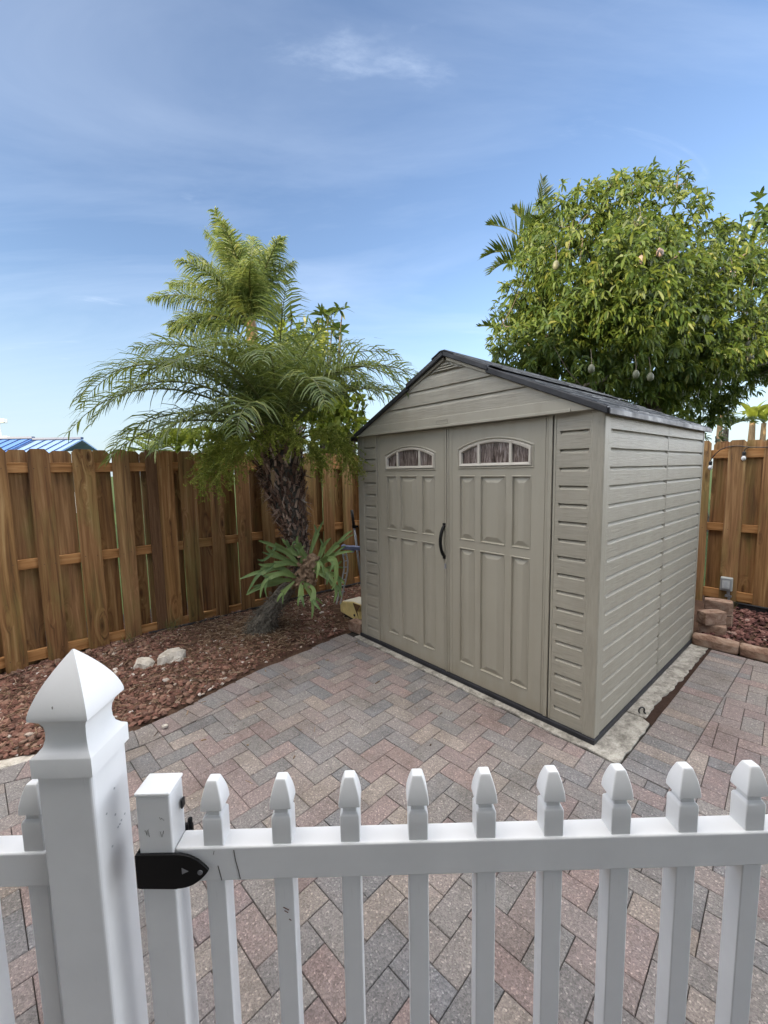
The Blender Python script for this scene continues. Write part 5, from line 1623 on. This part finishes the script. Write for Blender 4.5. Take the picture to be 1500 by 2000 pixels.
for k, (px, py, Y, lab) in enumerate(((345,880,12.0,'yellow green palm tuft showing over the fence, left of the low shrub'),(292,888,14.0,'distant small palm tuft over the fence near the blue roof'))):
    c = at(px,py,Y); b = Vector((c.x,c.y,0)); t = thing('palm_tree', lab, 'palm tree', tuple(b))
    mb = MB(); mb.tube([(0,0,-.1),tuple(c-b)], [.10,.07], 8); mb.build('trunk', M['bark'], t)
    for q in range(9 if k == 0 else 6): frond(t, q*40+rr.uniform(-10,10), rr.uniform(18,62), 1.15 if k == 0 else .9, 50, rr, pairs=24, ll=.5, lw=.05, hang=.3, start=.2, lift=.3, base_r=.02, mats=[M['bush_leaf'], M['rachis']], rad=.018, origin=c-b)
# banana plants and palms beyond the right fence
def banana(px, py, Y, seed, label, n=8, s=1.0):
    r2 = random.Random(seed); c = at(px,py,Y); b = Vector((c.x,c.y,0)); t = thing('banana_plant', label, 'banana plant', tuple(b), 0, 'banana plants beyond the right fence'); c = c-b
    mb = MB(); mb.tube([(0,0,-.1),tuple(c*.5),tuple(c)], [.20*s,.15*s,.10*s], 10); mb.build('stem', M['tan_stem'], t)
    for k in range(n):
        az = k*360/n + r2.uniform(-18,18); el = r2.uniform(35,75); P, Dd = rachis_curve(az, el+18, 1.25*s*r2.uniform(.75,1.1), 84, 10); P = [p+c for p in P]
        mb = MB(); side = Vector((-math.sin(R(az)), math.cos(R(az)), r2.uniform(-.25,.25)))
        mb.strip(P, [.06*s]+[.30*s*math.sin(math.pi*min(.97,.12+.85*i/10))**.6 for i in range(1,11)], side)
        mb.build('leaf', M['banana'], t)
banana(1470,822,17.5,1,'sunlit banana plant beyond the right fence, the tallest of the row',9,1.0)
banana(1492,826,18.5,2,'sunlit banana plant at the right border beyond the fence',8,.9)
banana(1408,800,19.0,3,'banana plant partly screened by mango twigs near the shed roof',8,.9)
c = at(1418,838,12.5); b = Vector((c.x,c.y,0)); t = thing('palm_tree', 'dark drooping palm leaves just above the fence behind the shed corner', 'palm tree', tuple(b))
mb = MB(); mb.tube([(0,0,-.1),tuple(c-b)], [.10,.07], 8); mb.build('trunk', M['bark'], t)
for az, el, ln in ((10,40,1.1),(170,45,1.0),(60,50,1.1),(120,40,1.0),(230,40,.9),(300,40,.9)): frond(t, az, el, ln, 70, rr, pairs=24, ll=.45, lw=.035, hang=.4, mats=[M['fan'], M['rachis']], rad=.016, origin=c-b)
c = at(1530,758,13.5); b = Vector((c.x,c.y,0)); t = thing('palm_tree', 'dark palm at the right border with one frond reaching over the banana plants', 'palm tree', tuple(b))
mb = MB(); mb.tube([(0,0,-.1),tuple(c-b)], [.12,.09], 8); mb.build('trunk', M['bark'], t)
for az, el, ln in ((178,30,1.2),(150,50,1.2),(20,45,1.4),(200,60,1.2),(300,50,1.2),(90,55,1.3)): frond(t, az, el, ln, 60, rr, pairs=26, ll=.5, lw=.04, hang=.5, mats=[M['fan'], M['rachis']], rad=.018, origin=c-b)
shrub('shrub', 'dark green shrub mass low behind the right fence', 'shrub', 1400, 9.6, [(1398,852,16,0),(1420,848,14,.2),(1375,850,16,0)], M['dark_leaf'], 110, .2, .05, .5, 66)

# ================================================================== FAR BUILDINGS
hb_ = at(60,905,17); hx = thing('house', 'distant house with a blue metal roof beyond the left fence', 'house', (hb_.x, 17.0, 0))
def hp(px, py, Y): return at(px,py,Y) - Vector(hx.location)
mb = MB()
e1, e2 = hp(-420,890,16.6), hp(173,890,16.6); r1_, r2_ = hp(-420,862,18.4), hp(161,863.5,18.4)
zr = (r1_.z+r2_.z)/2; ze = (e1.z+e2.z)/2 - .12
xl, xr, xm = e1.x, r2_.x, hp(66,862,18.4).x
mb.box(xl+.3, xr-.3, -.1, 2.1, -.1, ze-.02); mb.build('wall', M['stucco'], hx)
def roofpart(x0, x1, dz, mat):
    mb = MB()
    yr, ye0, ye1 = 1.4, -.45, 2.3
    s0 = (x0,ye0,ze+dz); 
    zb_ = zr-(zr-ze)*(ye1-yr)/(yr-ye0)
    mb.prism([(ye0,ze+dz),(yr,zr+dz),(ye1,zb_+dz),(ye1,zb_+dz-.06),(yr,zr+dz-.06),(ye0,ze+dz-.06)], x0, x1, axis='x')
    rf_ = mb.build('roof', mat, hx)
    sm = MB(); x = x0+.12
    while x < x1:
        for ya, yb in ((ye0, yr),(ye1, yr)):
            za, zb = (ze if ya == ye0 else zr-(zr-ze)*(ye1-yr)/(yr-ye0))+dz+.002, zr+dz+.002
            sm.add([(x-.012,ya,za),(x+.012,ya,za),(x+.012,yb,zb),(x-.012,yb,zb),(x-.012,ya,za+.03),(x+.012,ya,za+.03),(x+.012,yb,zb+.03),(x-.012,yb,zb+.03)], [(4,5,6,7),(0,4,7,3),(1,2,6,5),(0,1,5,4)])
        x += .43
    sm.box(x0, x1, yr-.09, yr+.09, zr+dz+.003, zr+dz+.085)
    sm.build('standing_seams', M['seam'], rf_)
roofpart(xl, xm, .06, M['blue_roof']); roofpart(xm+.01, xr, 0, M['pale_roof'])
for k in range(5):
    x = xl+1.5+k*2.2
    mb = MB(); mb.box(x, x+1.0, -.14, -.105, .9, ze-.25 if ze-.25 > 1.2 else 1.4); mb.build('window', M['glass'], hx)
pb = at(2,870,24); lp = thing('light_pole', 'thin white pole with a lamp head at the left border', 'pole', (pb.x, pb.y, 0))
mb = MB(); zt = at(2,826,24).z; mb.tube([(0,0,-.1),(0,0,zt)], [.10,.06], 10); mb.build('pole', M['white_paint'], lp)
mb = MB(); mb.box(-.30,.42,-.14,.14,zt,zt+.22); mb.box(-.1,.5,-.1,.1,zt-.95,zt-.75); mb.build('lamp_head', M['white_paint'], lp, bevel=.03)

# two storey house added out of view, sized so its shade covers the yard
SUN_AZ = R(231.3); SUN_EL = R(12.5)
sd2 = Vector((math.sin(SUN_AZ), math.cos(SUN_AZ), 0)); pn = Vector((-sd2.y, sd2.x, 0))   # across the sun
hc = sd2*13.5
hm = thing('house', 'unseen two storey cream house added behind the camera to shade the yard', 'house', tuple(hc), math.atan2(pn.y, pn.x))
HH = 8.1
# local x across the sun
mb = MB(); mb.box(-16, 6.4, -4, 3, -.1, HH-1.3); mb.build('wall', M['stucco'], hm)
mb = MB(); mb.prism([(-4.5,HH-1.35),(3.5,HH-1.35),(-.5,HH)], -16.5, 6.9, axis='x'); mb.build('roof', M['tan_stem'], hm)
for sgn_y in (-4.03, 3.0):
    for fl in (1.0, 4.0):
        for k in range(6):
            mb = MB(); mb.box(-14+k*3.4, -12.6+k*3.4, sgn_y, sgn_y+.03, fl, fl+1.4); mb.build('window', M['glass'], hm)

# unseen single storey wing, added to keep skylight off the gate fronts
wing = thing('house', 'unseen low taupe wing added behind the camera to darken the gate fronts', 'house', (3.0, -1.70, 0))
mb = MB(); mb.box(-4.6, -.4, -5.0, 0, -.1, 2.75); mb.build('wall', M['stucco_dim'], wing)
mb = MB(); mb.prism([(2.02,2.62),(2.02,2.74),(-2.5,3.7),(-5.6,2.78),(-5.6,2.62)], -5.0, 0, axis='x'); mb.build('roof', M['tan_stem'], wing)
mb = MB(); mb.box(-3.3, -1.5, .003, .04, .02, 2.1); mb.build('door', M['glass'], wing)

# ================================================================== WORLD, SUN, CAMERA
w = bpy.data.worlds.new('World'); scene.world = w; w.use_nodes = True
nt = w.node_tree; bg = nt.nodes['Background']
sky = nt.nodes.new('ShaderNodeTexSky'); sky.sky_type = 'NISHITA'; sky.sun_disc = False
sky.sun_elevation = SUN_EL; sky.sun_rotation = SUN_AZ; sky.altitude = 0; sky.air_density = 1.0; sky.dust_density = .6; sky.ozone_density = 2.2
tc = nt.nodes.new('ShaderNodeTexCoord')
def N_(t, **k):
    n = nt.nodes.new(t)
    for a, b in k.items(): setattr(n, a, b)
    return n
# thin cirrus: stretched noise on a flat layer overhead (direction divided by its height)
sx = N_('ShaderNodeSeparateXYZ'); nt.links.new(tc.outputs['Generated'], sx.inputs[0])
mx_ = N_('ShaderNodeMath', operation='MAXIMUM'); nt.links.new(sx.outputs[2], mx_.inputs[0]); mx_.inputs[1].default_value = .06
ad = N_('ShaderNodeMath', operation='ADD'); nt.links.new(mx_.outputs[0], ad.inputs[0]); ad.inputs[1].default_value = .12
dv = N_('ShaderNodeVectorMath', operation='DIVIDE'); nt.links.new(tc.outputs['Generated'], dv.inputs[0])
cb = N_('ShaderNodeCombineXYZ'); [nt.links.new(ad.outputs[0], cb.inputs[i]) for i in range(3)]
nt.links.new(cb.outputs[0], dv.inputs[1])
mp = N_('ShaderNodeMapping'); nt.links.new(dv.outputs[0], mp.inputs[0]); mp.inputs['Rotation'].default_value = (0,0,R(38)); mp.inputs['Scale'].default_value = (.55,1.7,.6); mp.inputs['Location'].default_value = (1.3,.4,0)
nz = N_('ShaderNodeTexNoise'); nt.links.new(mp.outputs[0], nz.inputs[0]); nz.inputs['Scale'].default_value = 1.0; nz.inputs['Detail'].default_value = 7; nz.inputs['Roughness'].default_value = .58; nz.inputs['Distortion'].default_value = .7
rp = N_('ShaderNodeValToRGB'); nt.links.new(nz.outputs[0], rp.inputs[0]); rp.color_ramp.elements[0].position = .46; rp.color_ramp.elements[0].color = (0,0,0,1); rp.color_ramp.elements[1].position = .82; rp.color_ramp.elements[1].color = (.24,.24,.24,1)
hs = N_('ShaderNodeHueSaturation'); nt.links.new(sky.outputs[0], hs.inputs['Color']); hs.inputs['Saturation'].default_value = SKY_SAT = .97; hs.inputs['Hue'].default_value = .507
mixc = N_('ShaderNodeMix', data_type='RGBA'); mp2 = N_('ShaderNodeMapping'); nt.links.new(dv.outputs[0], mp2.inputs[0]); mp2.inputs['Rotation'].default_value = (0,0,R(-30)); mp2.inputs['Scale'].default_value = (1.0,2.1,1); mp2.inputs['Location'].default_value = (4.802,1.448,-0.03)
nz2 = N_('ShaderNodeTexNoise'); nt.links.new(mp2.outputs[0], nz2.inputs[0]); nz2.inputs['Scale'].default_value = 1.25; nz2.inputs['Detail'].default_value = 9; nz2.inputs['Roughness'].default_value = .62; nz2.inputs['Distortion'].default_value = 1.2
rp2 = N_('ShaderNodeMapRange'); rp2.interpolation_type = 'SMOOTHSTEP'; nt.links.new(nz2.outputs[0], rp2.inputs[0]); rp2.inputs[1].default_value = .585; rp2.inputs[2].default_value = .86; rp2.inputs[3].default_value = 0; rp2.inputs[4].default_value = .34
adc = N_('ShaderNodeMath', operation='ADD', use_clamp=True); nt.links.new(rp.outputs[0], adc.inputs[0]); nt.links.new(rp2.outputs[0], adc.inputs[1]); nt.links.new(adc.outputs[0], mixc.inputs[0]); nt.links.new(hs.outputs[0], mixc.inputs[6]); mixc.inputs[7].default_value = (3.6,4.1,4.9,1)
# bright cloud added overhead, out of frame, to lift the shaded yard
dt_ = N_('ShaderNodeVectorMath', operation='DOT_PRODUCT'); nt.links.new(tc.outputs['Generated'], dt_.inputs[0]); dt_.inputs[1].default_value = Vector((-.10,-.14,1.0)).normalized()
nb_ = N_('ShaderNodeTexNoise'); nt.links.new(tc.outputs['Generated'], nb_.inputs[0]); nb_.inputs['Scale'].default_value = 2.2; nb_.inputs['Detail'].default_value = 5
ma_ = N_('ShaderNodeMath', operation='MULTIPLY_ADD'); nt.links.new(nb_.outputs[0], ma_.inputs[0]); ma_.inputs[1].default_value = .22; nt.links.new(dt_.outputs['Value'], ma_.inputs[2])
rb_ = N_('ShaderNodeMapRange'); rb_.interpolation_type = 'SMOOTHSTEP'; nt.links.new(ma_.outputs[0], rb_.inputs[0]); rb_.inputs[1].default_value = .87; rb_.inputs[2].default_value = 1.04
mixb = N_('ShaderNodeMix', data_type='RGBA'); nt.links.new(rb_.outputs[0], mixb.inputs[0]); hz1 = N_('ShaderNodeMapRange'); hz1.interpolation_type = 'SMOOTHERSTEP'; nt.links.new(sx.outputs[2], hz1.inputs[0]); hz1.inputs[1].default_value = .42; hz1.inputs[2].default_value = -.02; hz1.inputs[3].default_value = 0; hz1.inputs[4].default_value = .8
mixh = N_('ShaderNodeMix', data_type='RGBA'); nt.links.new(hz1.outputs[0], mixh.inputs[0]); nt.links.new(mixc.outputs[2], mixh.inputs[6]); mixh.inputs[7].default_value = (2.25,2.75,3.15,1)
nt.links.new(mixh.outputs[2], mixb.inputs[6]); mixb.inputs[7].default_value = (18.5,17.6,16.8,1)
# bright bands added out of frame left and right, to light side faces
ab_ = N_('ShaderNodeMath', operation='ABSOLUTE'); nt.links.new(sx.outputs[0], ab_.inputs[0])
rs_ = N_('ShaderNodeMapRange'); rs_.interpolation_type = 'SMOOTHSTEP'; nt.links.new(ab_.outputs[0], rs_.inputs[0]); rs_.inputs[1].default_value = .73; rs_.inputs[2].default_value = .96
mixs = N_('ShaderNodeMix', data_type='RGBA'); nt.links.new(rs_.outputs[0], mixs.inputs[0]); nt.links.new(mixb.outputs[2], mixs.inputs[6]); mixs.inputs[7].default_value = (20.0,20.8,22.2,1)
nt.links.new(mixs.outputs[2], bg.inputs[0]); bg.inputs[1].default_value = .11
SKY_NODES = (hs, mixc, rp)

sun = bpy.data.lights.new('sun', 'SUN'); sun.energy = 4.4; sun.angle = R(.5); sun.color = (1.0,.83,.54)
so = bpy.data.objects.new('sun', sun); C.objects.link(so)
sdir = Vector((math.sin(SUN_AZ)*math.cos(SUN_EL), math.cos(SUN_AZ)*math.cos(SUN_EL), math.sin(SUN_EL)))
so.rotation_euler = sdir.to_track_quat('Z','Y').to_euler(); so.location = (-8,-8,14)

cam = bpy.data.cameras.new('camera'); co = bpy.data.objects.new('camera', cam); C.objects.link(co)
cam.sensor_fit = 'HORIZONTAL'; cam.sensor_width = 36; cam.lens = F_PX/1500*36; cam.clip_start = .02; cam.clip_end = 1500
cp, sp_ = math.cos(PITCH), math.sin(PITCH)
rt, up_, fw_ = Vector((1,0,0)), Vector((0,sp_,cp)), Vector((0,cp,-sp_))
cr, sr = math.cos(ROLL), math.sin(ROLL)
Rc = rt*cr + up_*sr; Uc = -rt*sr + up_*cr
co.matrix_world = Matrix(((Rc.x,Uc.x,-fw_.x,0),(Rc.y,Uc.y,-fw_.y,0),(Rc.z,Uc.z,-fw_.z,CAM_H),(0,0,0,1)))
scene.camera = co
vs_ = scene.view_settings
scene.display_settings.display_device = 'sRGB'
vs_.view_transform = 'Standard'; vs_.look = 'None'; vs_.gamma = 1.0; vs_.use_curve_mapping = False
vs_.exposure = 1.5
scene.cycles.use_denoising = True
try: scene.cycles.denoiser = 'OPENIMAGEDENOISE'
except Exception: pass
scene.cycles.max_bounces = 8; scene.cycles.diffuse_bounces = 4; scene.cycles.transmission_bounces = 6; scene.cycles.transparent_max_bounces = 8
scene.cycles.sample_clamp_indirect = 6
